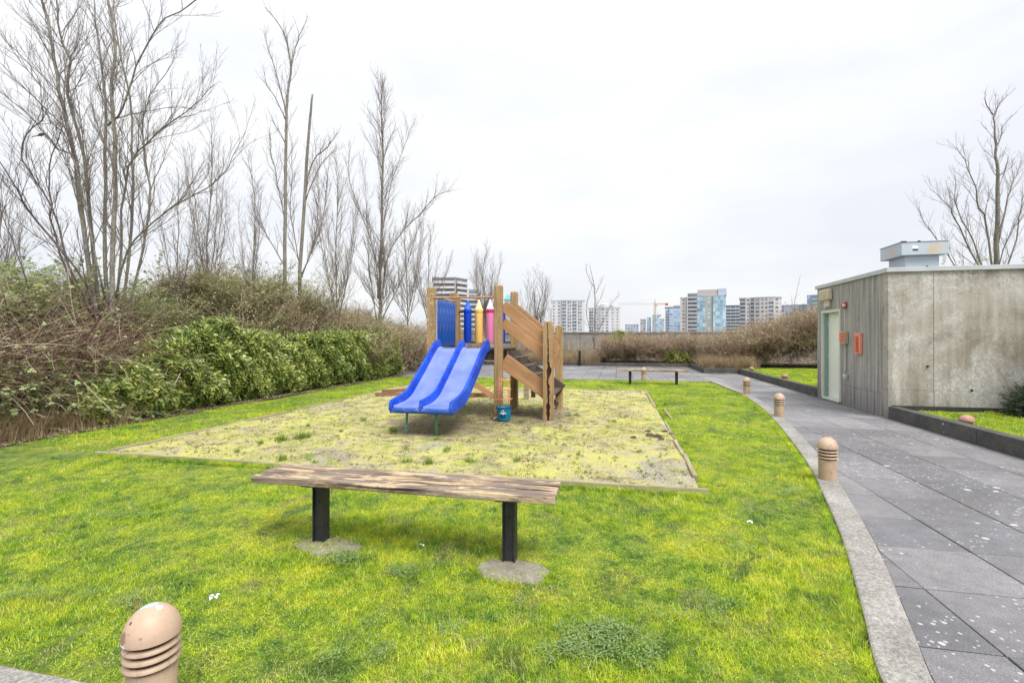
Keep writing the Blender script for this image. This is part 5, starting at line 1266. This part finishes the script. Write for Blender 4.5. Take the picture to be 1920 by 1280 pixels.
for i in range(7):
    b0_, b1_ = cuts[i], cuts[i+1]
    def smp(b0_=b0_, b1_=b1_, i=i):
        b_ = rnd.uniform(b0_-.08, b1_+.08); h = hedge_h(b_); bulge = .07*math.sin((b_-b0_)/(b1_-b0_)*math.pi)
        if rnd.random() < .62:
            z = rnd.random()**.9*h; depth = abs(rnd.gauss(0, .10)); under = .20*max(0, 1-z/.35)
            a = -8.62+bulge-depth-under-.25*max(0, z-h+.5)+.10*math.sin(b_*5+z*6); return S(a, b_, max(.06, z)), S(1, rnd.uniform(-.9, .9), rnd.uniform(-.1, 1.1))-S(0, 0)
        a = -8.6-rnd.random()*.95+bulge*.5; return S(a, b_, h-abs(rnd.gauss(0, .06))), S(.4, rnd.uniform(-.5, .5), 1.0)
    v_ = lau if i not in (1, 4) else lau[2:]
    r = shrub('laurel_shrub', labs[i], 'hedge shrub', 'laurel hedge along the left side of the lawn', int(640*(b1_-b0_)/1.6), smp, v_, base=S(-9.0, (b0_+b1_)/2))
    t = MB()   # woody inside of the shrub
    for k in range(26):
        p0 = S(-9.1+rnd.uniform(-.2, .2), rnd.uniform(b0_, b1_))-r.location; h = hedge_h((b0_+b1_)/2)
        t.tube(arc(p0, Vector((rnd.uniform(-.1, .6), rnd.uniform(-.6, .6), 1)), h*rnd.uniform(.7, 1.0), 4, 0, .2), [.016, .013, .010, .007, .004], 5)
    t.build('stems', 'twig_dark', r)
    t = MB(); N = 8; vs = []  # added opaque dark core standing in for the shrub's shaded inside
    for k in range(N+1):
        b_ = b0_+(b1_-b0_)*k/N; h = hedge_h(b_)-.32
        for (a, z) in ((-8.98, .02), (-8.86, h*.5), (-8.98, h*.92), (-9.4, h), (-9.9, h*.6), (-9.9, .02)): vs.append(S(a+rnd.uniform(-.05, .05), b_, max(.02, z+rnd.uniform(-.05, .05)))-r.location)
    t.add(vs, [(k*6+q_, k*6+(q_+1) % 6, (k+1)*6+(q_+1) % 6, (k+1)*6+q_) for k in range(N) for q_ in range(6)] + [tuple(range(6))[::-1], tuple(range(N*6, N*6+6))])
    t.build('dark_core', 'soil_brown', r)

# ---- brambles and brushwood
br_red = [bramble_clump('bramble_clump', 22, .8, 1.7, 1, .05, 'cane_red', 'bramble_leaf', .0065, .10, 1.2, .35, .35) for _ in range(3)]
br_grn = [bramble_clump('bramble_clump', 7, .6, 1.3, 15, .050, 'cane_mix', 'bramble_leaf', .0035, .10, .9, .25, .9) for _ in range(4)]
br_mix = [bramble_clump('brush_clump', 16, .5, 1.15, 22, .055, 'cane_mix', 'bush_leaf', .0040, .06, .9, .3, .9, round_leaf=False) for _ in range(4)]
br_brn = [bramble_clump('brush_clump', 20, .5, 1.2, 10, .065, 'cane_brown', 'rust_leaf', .0055, .07, 1.0, .3, .9, round_leaf=False) for _ in range(4)]
drygr = [grass_clump('dry_grass_clump', 90, .16, .25, .60, .004, .008, (.2, .9), 'dry_grass', 3) for _ in range(3)]
def thicket(name, label, n_, fn, variants, base, scale=(.8, 1.2), cat='brambles', tilt=.35, group=None):
    r = empty(name, base, 0, label, cat, group); P = []; Rr = []; Sc = []
    while len(P) < n_:
        p = fn()
        if p is None: continue
        P.append(p-Vector(base)); Rr.append((rnd.uniform(-tilt, tilt), rnd.uniform(-tilt, tilt), rnd.uniform(0, 6.28))); k = rnd.uniform(*scale); Sc.append((k, k, k))
    o = scatter('growth', variants, P, Rr, Sc, [rnd.randrange(len(variants)) for _ in P], r); o['kind'] = 'stuff'; return r
def surf(a0, a1, b0, b1, ztop, fill=.5):
    def f():
        a, b_ = rnd.uniform(a0, a1), rnd.uniform(b0, b1); z0 = bank(a, b_); zt = ztop(a, b_)
        if zt < z0: return None
        return S(a, b_, z0+(zt-z0)*(rnd.random()**fill))
    return f
thicket('bramble_heap', 'heap of dead reddish bramble canes at the left edge, above the dry grass', 330, surf(-11.3, -9.25, 3.2, 8.0, lambda a, b_: 1.0+.28*min(1, (-8.9-a)/1.0)+.1*math.sin(b_*2), .6), br_red, S(-10, 6), (.8, 1.15), tilt=.7)
thicket('bramble_bush', 'leafy pale green brambles above the heap of dead canes, below the tallest bare trees', 300, surf(-13.0, -10.2, 3.0, 9.8, lambda a, b_: 1.35+.75*min(1, (-9.6-a)/1.6)+.40*math.sin(b_*1.7+a), .35), br_grn, S(-11.4, 6.5), (.8, 1.25))
thicket('bramble_bush', 'low green brambles trailing in front of the dead cane heap', 34, surf(-9.3, -8.75, 4.6, 6.9, lambda a, b_: .6, .8), br_grn, S(-8.8, 6), (.6, .9), tilt=.8)
thicket('bramble_bush', 'mixed green brambles behind the tall laurel shrub', 150, surf(-12.6, -9.6, 8.2, 12.0, lambda a, b_: 1.50+.35*min(1, (-9.6-a)/1.5)+.2*math.sin(b_*2.2), .4), br_grn+br_mix, S(-11, 10), (.8, 1.1))
thicket('brushwood', 'brown-green brushwood rising behind the middle of the laurel hedge', 330, surf(-13.0, -9.4, 10.5, 15.2, lambda a, b_: 1.6+(1.1-.16*max(0, b_-12))*min(1, (-9.4-a)/1.2)+.3*math.sin(b_*2.2+a*2), .45), br_mix+br_brn[:2], S(-11, 12.8), (.8, 1.15), 'brushwood')
thicket('bramble_bush', 'green bramble growth round the feet of the tallest slender trees', 120, surf(-12.6, -9.8, 10.5, 15.5, lambda a, b_: 2.75+.35*math.sin(b_*1.5), .12), br_grn[:2]+br_mix, S(-11.2, 13), (.8, 1.2))
thicket('brushwood', 'brown brushwood behind the far end of the laurel hedge, next to the slide', 330, surf(-13.2, -8.3, 15.0, 20.5, lambda a, b_: 1.6+.55*min(1, (-8.8-a)/2.0)+.2*math.sin(b_*1.6+a*2) - .5*max(0, (b_-18)/2.5), .45), br_mix+br_brn[:2], S(-11, 17), (.8, 1.2), 'brushwood')
thicket('brushwood', 'low brown brushwood beyond the hedge end at the back left of the yard', 200, surf(-13.2, -7.0, 20.0, 25.5, lambda a, b_: 1.3+.25*math.sin(b_*1.6+a*2), .5), br_brn, S(-10, 23), (.8, 1.2), 'brushwood')
thicket('dry_grass', 'clump of dry straw grass at the left edge under the brambles', 70, lambda: S(rnd.uniform(-9.1, -8.35), rnd.uniform(3.0, 6.6), .0), drygr, S(-8.8, 5), (.7, 1.2), 'dry grass', .3)
def bed(a0, a1, b0, b1, z): return lambda: S(rnd.uniform(a0, a1), rnd.uniform(b0, b1), z(0, 0) if callable(z) else rnd.random()**.6*z)
thicket('dry_grass', 'tan dry grass behind the short dark post, in front of the parapet', 230, lambda: S(rnd.uniform(-5.5, -.8), rnd.uniform(25.9, 28.6), .15), drygr, S(-3, 27), (.8, 1.35), 'dry grass', .3)
thicket('dry_grass', 'tall tan dry grass at the bend of the planter wall', 130, lambda: S(rnd.uniform(3.7, 5.6), rnd.uniform(21.7, 24.0), .15), drygr, S(4.6, 23), (.9, 1.5), 'dry grass', .3)
thicket('bush', 'thin grey-brown bush in front of the left part of the parapet', 60, lambda: S(rnd.uniform(-6, -.5), rnd.uniform(28.4, 30.2), .1+rnd.random()*.45), br_brn, S(-3, 29), (.6, .9), 'bush')
thicket('bush', 'wide leafless reddish brown bush in front of the parapet centre', 300, lambda: S(rnd.uniform(-.8, 4.2), rnd.uniform(26.0, 29.6), .1+rnd.random()**.7*1.05), br_brn, S(1.5, 28), (.7, 1.0), 'bush')
thicket('bush', 'large brown bush mass growing higher toward the hut', 520, lambda: (lambda a, b_: S(a, b_, .1+rnd.random()**.6*(.95+.33*max(0, a-5))))(rnd.uniform(4.2, 9.6), rnd.uniform(23.2, 27.5)), br_brn+br_mix[:1], S(7, 25), (.75, 1.1), 'bush')
thicket('bush', 'tall olive-brown bush reaching behind the hut door wall', 300, lambda: S(rnd.uniform(9.0, 14), rnd.uniform(22.8, 27), .1+rnd.random()**.6*2.0), br_mix[:2]+br_brn, S(11, 25), (.8, 1.15), 'bush')
def ball(c, rx, ry, rz):
    def f():
        d = rdir(-.35, 1); k = rnd.uniform(.75, 1.0); return Vector(c)+Vector((d.x*rx*k, d.y*ry*k, d.z*rz*k)), d
    return f
c = gnd(1165, 690); c = Vector((5.9, 26.6, .7))
shrub('rhododendron', 'round pale green rhododendron in front of the parapet behind the distant bench', 'shrub', None, 170, ball(c, .85, .7, .75), lau[:3], (1.0, 1.4), base=c-Vector((0, 0, .6)))
c = Vector((8.9, 25.2, .45)); shrub('evergreen_shrub', 'low bright green shrub at the foot of the brown bush, right of the distant bench', 'shrub', None, 110, ball(c, .85, .5, .48), lau[:3], (.7, 1.0), base=c-Vector((0, 0, .4)))
c = Vector((6.0, 26.9, 1.55)); shrub('evergreen_shrub', 'small pale green bush top showing above the rhododendron', 'shrub', None, 50, ball(c, .35, .3, .28), lau[:2], (.6, .8), base=c-Vector((0, 0, 1.3)))
# juniper by the hut's front wall and a conifer twig at the right border
con = []
for _ in range(3):
    b = MB()
    for q_ in range(7):
        d = Vector((rnd.uniform(-.8, .8), rnd.uniform(-.8, .8), rnd.uniform(.3, 1))); pts = arc((0, 0, 0), d, .26, 3, .05, .1); b.tube(pts, [.005, .004, .003, .002], 3, .3, 1, cap=False)
        for k in range(34): i = rnd.randrange(0, 3); leaf(b, pts[i].lerp(pts[i+1], rnd.random()), (d.normalized()+rdir()*.9), Vector((0, 0, 1)), .045, .010, rnd.uniform(.05, 1), .1, .1)
    con.append(b.mesh('juniper_shoot', ['conifer_leaf', 'twig_dark']))
c = S(6.85, 9.62, .32); r = shrub('juniper', 'dark spreading juniper with bare brown stems against the hut front wall', 'shrub', None, 120, ball(c+Vector((.25, 0, .02)), .55, .32, .34), con, (.8, 1.2), base=c-Vector((0, 0, .15)))
t = MB()
for k in range(9): t.tube(arc((rnd.uniform(-.1, .3), rnd.uniform(-.15, 0), .0), Vector((rnd.uniform(-1, .6), rnd.uniform(-.6, 0), .35)), rnd.uniform(.4, .7), 5, .05, .25), [.014, .012, .010, .008, .006, .004], 5)
t.build('stems', 'twig_grey', r)
c = S(7.55, 9.55, 1.7); r = shrub('conifer', 'dark green conifer whose branch tips enter at the right border before the hut wall', 'tree', None, 520, lambda: (lambda z, t, k: (S(7.55, 9.3, 0)+Vector((math.cos(t)*(.12+.36*(2.6-z)/2.2)*k, math.sin(t)*(.12+.36*(2.6-z)/2.2)*k, z)), Vector((math.cos(t), math.sin(t), .3))))(rnd.uniform(1.2, 2.6), rnd.uniform(0, 6.28), rnd.uniform(.6, 1.0)), con, (.5, .8), base=S(7.55, 9.3, .15))
t = MB(); t.tube([(0, 0, 0), (0, 0, 2.3)], [.04, .01], 8); t.build('trunk', 'twig_grey', r)

# ---- bare trees
def perp(d):
    a = d.cross(Vector((0, 0, 1)));  a = a if a.length > 1e-3 else Vector((1, 0, 0)); return a.normalized()
def twigs(mb, pts, rad, L_, level, nchild, ang=(20, 42), upb=.40, t0=.08, maxlev=3, wig=.125):
    """grow side branches from a stem polyline"""
    n_ = len(pts)-1; tot = sum((pts[i+1]-pts[i]).length for i in range(n_))
    for c in range(nchild):
        t = t0+(1-t0)*(c+rnd.random())/nchild; f = t*n_; i = min(int(f), n_-1); p = pts[i].lerp(pts[i+1], f-i); d = (pts[i+1]-pts[i]).normalized()
        az = rnd.uniform(0, 6.283); q = perp(d); q = Matrix.Rotation(az, 3, d) @ q; an = R(rnd.uniform(*ang)); nd = (d*math.cos(an)+q*math.sin(an)+Vector((0, 0, upb))).normalized()
        LL = L_*(1-.55*t)*rnd.uniform(.6, 1.25); ns = 5 if level < 2 else 3
        cp = [p]; dd = nd
        for k in range(ns): dd = (dd+Vector((rnd.gauss(0, wig), rnd.gauss(0, wig), rnd.gauss(0, wig)+.06))).normalized(); cp.append(cp[-1]+dd*(LL/ns))
        r0 = min(rad[min(i, len(rad)-1)]*.6, .0075*LL+.002); r1 = max(.0017, r0*.22); rr = [r0+(r1-r0)*k/ns for k in range(ns+1)]
        mb.tube(cp, rr, 4 if level == 1 else 3, cap=False)
        if level < maxlev: twigs(mb, cp, rr, LL*.48, level+1, max(2, int(LL*(7 if level == 1 else 8))), ang, upb*.8, .2, maxlev, wig*1.1)
def smooth3(P, per=3):
    out = []
    for i in range(len(P)-1):
        p0, p1, p2, p3 = P[max(i-1, 0)], P[i], P[i+1], P[min(i+2, len(P)-1)]
        for k in range(per): t = k/per; out.append(.5*((2*p1)+(-p0+p2)*t+(2*p0-5*p1+4*p2-p3)*t*t+(-p0+3*p1-3*p2+p3)*t**3))
    out.append(P[-1]); return out
def stem_tree(name, label, stems, twig_mat='twig_grey', bark_mat='bark_grey', group='bare trees behind the hedge', foot=None, dens=1.0, cat='tree', thick=.66):
    """stems: (list of photo points, distance at foot, distance at tip, radius at foot, radius at tip, side-branch length, branches per metre)"""
    root = None; T = []; K = MB()
    for (pp, Y0, Y1, r0, r1, L_, den) in stems:
        m_ = len(pp)-1; W_ = [at(x, y, Y0+(Y1-Y0)*k/m_) for k, (x, y) in enumerate(pp)]; T.append((smooth3(W_), r0, r1, L_, den))
    base = T[0][0][0].copy(); base.z = foot if foot is not None else base.z
    root = empty(name, base, 0, label, cat, group)
    for pts, r0, r1, L_, den in T:
        pts = [p-base for p in pts]; n_ = len(pts); rr = [(r0+(r1-r0)*(i/(n_-1)))*thick for i in range(n_)]
        pts = [p+Vector((rnd.gauss(0, .012), rnd.gauss(0, .012), 0)) for p in pts]
        t = MB(); t.tube(pts, rr, 8 if r0 > .02 else 5); 
        t.build('trunk' if r0 > .03 else 'branch', bark_mat if r0 > .03 else twig_mat, root, smooth=True)
        tot = sum((pts[i+1]-pts[i]).length for i in range(n_-1))
        if L_ > 0: twigs(K, pts, rr, L_*1.3, 1, max(4, int(tot*den*dens*2.9)))
    if K.v: K.build('crown', twig_mat, root)
    return root
gb = (205, 640)
A_ = [([(185,640),(157,420),(144,312),(126,226),(108,144),(93,59),(77,-8),(70,-60)], 9.6, 9.2, .085, .03, 1.5, 2.6),
 ([(190,640),(169,420),(157,295),(126,177),(131,115),(113,66),(107,0),(104,-50)], 9.9, 9.8, .07, .02, 1.3, 2.4),
 ([(202,640),(197,420),(198,230),(190,125),(177,7)], 9.7, 9.9, .075, .022, 1.1, 2.4),
 ([(208,640),(213,420),(215,262),(210,164),(215,82),(203,-5),(200,-60)], 9.4, 9.4, .085, .025, 1.2, 2.6),
 ([(202,236),(230,203),(256,125),(295,52),(354,10),(380,-10)], 9.6, 8.8, .040, .010, 1.1, 3.0),
 ([(222,640),(246,420),(248,328),(243,184),(223,98),(215,40),(212,0)], 10.2, 10.6, .06, .012, 1.1, 2.4),
 ([(235,620),(279,394),(272,295),(266,230),(282,180),(321,125)], 10.3, 10.6, .05, .010, 1.1, 2.6),
 ([(222,600),(230,394),(243,312),(272,272),(312,236),(361,200),(403,157)], 9.8, 9.0, .045, .010, 1.2, 2.8),
 ([(215,560),(240,470),(285,417),(328,384),(387,354),(426,315),(459,249)], 9.7, 8.6, .038, .008, 1.1, 2.6),
 ([(195,560),(144,315),(108,279),(66,230),(23,190),(-20,160)], 9.5, 8.8, .034, .009, 1.0, 2.4),
 ([(112,174),(75,138),(13,79),(-10,50)], 9.3, 8.8, .02, .007, .8, 2.6)]
stem_tree('bare_tree', 'big bare many-stemmed tree at the left whose tops run out of the frame', A_, foot=1.0, dens=.66, thick=.52)
A2 = [([(190,600),(140,500),(66,413),(43,377),(23,341),(-5,295)], 9.0, 8.2, .040, .012, .9, 2.6),
 ([(180,600),(130,500),(98,390),(59,328),(39,285),(60,240),(79,226),(77,164),(50,110)], 9.2, 8.8, .03, .008, .9, 2.6),
 ([(170,600),(110,470),(95,384),(92,312),(108,262),(118,232)], 9.3, 9.0, .03, .010, .9, 2.6),
 ([(60,560),(30,470),(10,410),(-15,360)], 9.0, 8.8, .02, .008, .8, 2.6)]
stem_tree('bare_tree', 'thinner leaning bare stems at the left edge in front of the big many-stemmed tree', A2, 'twig_dark', 'twig_dark', foot=1.0, dens=.7, thick=.6)
B_ = [([(534,620),(534,508),(535.6,339),(537.5,208),(544,136),(540,87),(527,53),(498,15)], 15.5, 15.5, .10, .012, .9, 1.0),
 ([(544,135),(552,100),(560,70),(578,30)], 15.5, 15.7, .04, .008, .6, 3), ([(536,214),(520,145),(503,92),(497,58)], 15.5, 15.3, .035, .008, .7, 2.2),
 ([(535,270),(523,245),(510,225)], 15.5, 15.3, .03, .01, .6, 3), ([(535,224),(517,184),(500,160),(497,136)], 15.5, 15.1, .03, .007, .6, 2.4),
 ([(534,500),(500,440),(478,380),(478,350)], 15.5, 14.9, .03, .006, .9, 2.4), ([(535,420),(520,340),(510,290),(505,240)], 15.5, 15.9, .028, .006, .9, 2.4)]
stem_tree('bare_tree', 'tallest slender bare tree left of centre, forked at its very top', B_, foot=1.0)
B2 = [([(560,620),(563,508),(573,339),(580,242),(583,205),(586,177)], 15.8, 15.8, .10, .045, 0, 0),
 ([(570,378),(585,305),(614,276),(633,249)], 15.8, 15.4, .04, .012, .7, 2.6), ([(572,380),(600,310),(624,286)], 15.8, 15.5, .03, .01, .7, 2.6),
 ([(565,520),(600,430),(612,360),(617,300)], 15.8, 16.2, .035, .006, 1.0, 2.6), ([(566,520),(545,400),(548,330),(545,260)], 15.8, 16.4, .03, .006, .9, 2.6), ([(563,520),(592,440),(596,340),(590,260)], 15.8, 16.6, .03, .006, .9, 2.6)]
stem_tree('bare_tree', 'bare tree with a blunt snapped trunk top beside the tallest slender tree', B2, foot=1.0)
C_ = [([(713,620),(713,547),(716,412),(718,291),(715,218),(716,165)], 19.5, 19.5, .12, .010, 1.5, 3.2),
 ([(718,560),(722,500),(745,446),(788,402),(817,368),(844,359)], 19.5, 18.5, .045, .006, 1.0, 2.6), ([(708,560),(704,484),(682,412),(655,339),(655,290)], 19.5, 18.9, .045, .007, 1.1, 2.6),
 ([(716,440),(735,340),(760,270),(775,235)], 19.5, 19.5, .03, .006, .9, 2.6), ([(714,600),(755,520),(780,440),(800,390)], 19.5, 20.1, .04, .006, 1.1, 2.6),
 ([(706,600),(692,500),(688,400),(680,300)], 19.5, 20.5, .035, .006, 1.0, 2.6)]
stem_tree('bare_tree', 'bare tree with a fan of ascending branches, left of the slide', C_, foot=1.0)
def auto_tree(label, px, Y, topy, spread, r0=.07, seed=0, stems=5, base_py=None, name='bare_tree', group='bare trees behind the hedge', mats=('twig_grey', 'bark_grey'), L_=1.0, den=2.6, foot=1.0):
    q = random.Random(seed); by = base_py or 610; st = [([(px, by), (px+q.uniform(-5, 5), by*.6+topy*.4), (px+q.uniform(-8, 8), by*.25+topy*.75), (px+q.uniform(-8, 8), topy)], Y, Y, r0, .006, L_, den)]
    for k in range(stems-1):
        s_ = (-1)**k*q.uniform(.35, 1)*spread; t_ = topy+(by-topy)*q.uniform(.08, .42); h0 = by-(by-topy)*q.uniform(.0, .22)
        st.append(([(px, h0), (px+s_*.45, h0*.66+t_*.34), (px+s_*.8, h0*.3+t_*.7), (px+s_, t_)], Y, Y+q.uniform(-1.2, 1.2), r0*.5, .005, L_*.85, den))
    return stem_tree(name, label, st, mats[0], mats[1], group, foot)
auto_tree('small upright bare tree between the big left tree and the slender pair', 392, 13.5, 235, 55, .045, 1, 7, L_=1.0)
auto_tree('fine twiggy bare tree at the left of the slender pair', 470, 14.5, 290, 45, .035, 2, 5, L_=.9)
auto_tree('fine twiggy bare tree filling the gap right of the snapped trunk', 632, 17.5, 285, 50, .045, 3, 7, L_=1.1)
auto_tree('low bare tree spreading between the fan-shaped tree and the slide', 765, 23, 400, 55, .05, 4, 7, L_=1.1)
auto_tree('shorter bare tree nearest the slide post on the left', 802, 25, 425, 45, .045, 5, 7, L_=1.0)
auto_tree('bare tree close behind the left frame edge', -5, 11, 330, 55, .05, 6, 6, L_=1.1)
auto_tree('thin bare tree between the big left tree and its small upright neighbour', 335, 12.5, 330, 50, .03, 16, 5, L_=.8)
gd = 'young bare trees beyond the yard'
auto_tree('young bare tree behind the crayon panel', 911, 27, 468, 32, .06, 7, 9, 640, group=gd, foot=.2, L_=1.3, mats=('twig_grey', 'twig_grey'))
auto_tree('young bare tree between the play structure and the pale towers', 1010, 29, 508, 20, .055, 8, 8, 640, group=gd, foot=.2, L_=1.0, mats=('twig_grey', 'twig_grey'))
auto_tree('smallest young bare tree just above the stair rail', 988, 30, 535, 14, .03, 18, 5, 640, group=gd, foot=.2, L_=.8, mats=('twig_grey', 'twig_grey'))
D_ = [([(1114,655),(1115,600),(1116,560),(1113,530),(1106,497)], 29, 29, .075, .012, .5, 1.2), ([(1116,542),(1106,525),(1099,508),(1099,495)], 29, 28.8, .03, .01, .4, 2), ([(1116,550),(1126,532),(1132,520)], 29, 29.2, .03, .01, .4, 2),
 ([(1113,640),(1102,600),(1099,572),(1106,548),(1110,538)], 29, 28.6, .03, .01, .6, 1.6), ([(1117,630),(1133,596),(1148,568),(1163,552)], 29, 29.4, .035, .01, .5, 1.6), ([(1117,575),(1126,560),(1133,540)], 29, 29, .025, .01, .4, 2)]
stem_tree('bare_tree', 'young bare tree with a clear Y fork in front of the domed tower', D_, 'twig_grey', 'twig_grey', gd, .2)
D2 = [([(1487,610),(1489,580),(1493,550),(1501,516)], 26, 26, .03, .008, .35, .8), ([(1486,610),(1485,575),(1484,555)], 26, 26, .014, .006, .2, .8)]
stem_tree('bare_sapling', 'single thin bare shoot sticking up above the right-hand bushes', D2, 'twig_grey', 'twig_grey', gd, .2)
F_ = [([(1868,640),(1868,480),(1870,400),(1871,330),(1868,290),(1865,240),(1862,215)], 15, 15, .12, .014, .9, 1.4), ([(1863,215),(1850,200),(1845,183)], 15, 15, .03, .008, .5, 3), ([(1864,216),(1875,195),(1890,178)], 15, 15.2, .03, .008, .5, 3),
 ([(1868,275),(1877,255),(1882,235),(1900,215)], 15, 15.3, .03, .007, .5, 2.6), ([(1869,330),(1885,320),(1889,295)], 15, 14.8, .03, .007, .5, 2.6),
 ([(1862,520),(1850,420),(1832,380),(1829,350),(1808,300),(1793,275)], 15, 14.5, .045, .008, .8, 2.2), ([(1856,540),(1820,470),(1790,410),(1778,385),(1745,355)], 15, 14.2, .04, .007, .9, 2.2),
 ([(1860,540),(1825,455),(1800,400),(1790,370),(1793,330)], 15, 14.6, .035, .007, .8, 2.2), ([(1870,460),(1890,370),(1905,330),(1918,300)], 15, 15.5, .04, .008, .8, 2.4),
 ([(1850,540),(1800,510),(1765,460),(1735,420),(1722,390)], 14.6, 13.8, .03, .006, .8, 2.2), ([(1873,540),(1905,450),(1915,390),(1925,350)], 15, 15, .04, .008, .8, 2.4), ([(1862,540),(1880,470),(1900,430),(1925,400)], 15, 14.4, .03, .006, .8, 2.4)]
stem_tree('bare_tree', 'bare tree rising behind the flat roof of the concrete hut', F_, group=gd, foot=.1)
thicket('bramble_bush', 'leafy brambles round the foot of the tree behind the hut roof', 90, lambda: Vector((rnd.uniform(13.2, 18.5), rnd.uniform(14.2, 15.6), .2+rnd.random()**.5*2.9)), br_grn, Vector((15, 15, 0)), (.8, 1.2))
# ---- small bird on a left stem
bird = empty('bird', at(77, 257, 9.3), R(20), 'small dark bird perched on a bare branch of the left tree', 'bird')
t = MB(); t.tube([(-.085, 0, .008), (-.05, 0, .018), (-.02, 0, .038), (.015, 0, .052), (.04, 0, .066), (.058, 0, .078), (.070, 0, .080)], [.004, .010, .026, .030, .022, .017, .006], 10); bd = t.build('body', 'twig_dark', bird, smooth=True)
t = MB(); t.tube([(.068, 0, .080), (.088, 0, .076)], [.004, .0008], 5); t.build('beak', 'dark_print', bd)
t = MB(); t.add([(-.05, -.012, .02), (-.05, .012, .02), (-.13, .014, -.012), (-.13, -.014, -.012), (-.05, -.010, .012), (-.05, .010, .012), (-.13, .012, -.016), (-.13, -.012, -.016)], [(0,1,2,3),(7,6,5,4),(0,4,5,1),(2,6,7,3),(1,5,6,2),(3,7,4,0)]); t.build('tail', 'twig_dark', bd)
for s_ in (-1, 1): t = MB(); t.tube([(0, s_*.010, .03), (.005, s_*.010, -.005)], .002, 4); t.build('leg', 'dark_print', bird)
# ---- dead sticks
for (p0, p1, r0, lab) in ((gnd(300, 780), at(338, 700, 9.2), .012, 'bare stick leaning out of the laurel hedge onto the lawn edge'), (gnd(606, 768), at(583, 752, 10.8)+Vector((0, 0, .02)), .008, 'thin pale stick lying across the edging board left of the slide'), (at(104, 666, 8.2), at(215, 775, 7.9), .012, 'long pale dead cane slanting down across the bramble heap')):
    b = MB(); d = p1-p0; b.tube([Vector((0, 0, .01)), d*.35+Vector((.01, 0, .01)), d*.7-Vector((.01, 0, 0)), d], [r0, r0*.9, r0*.7, r0*.5], 6, .8); tag(b.build('dead_stick', 'cane_mix', loc=p0, smooth=True), lab, 'stick')
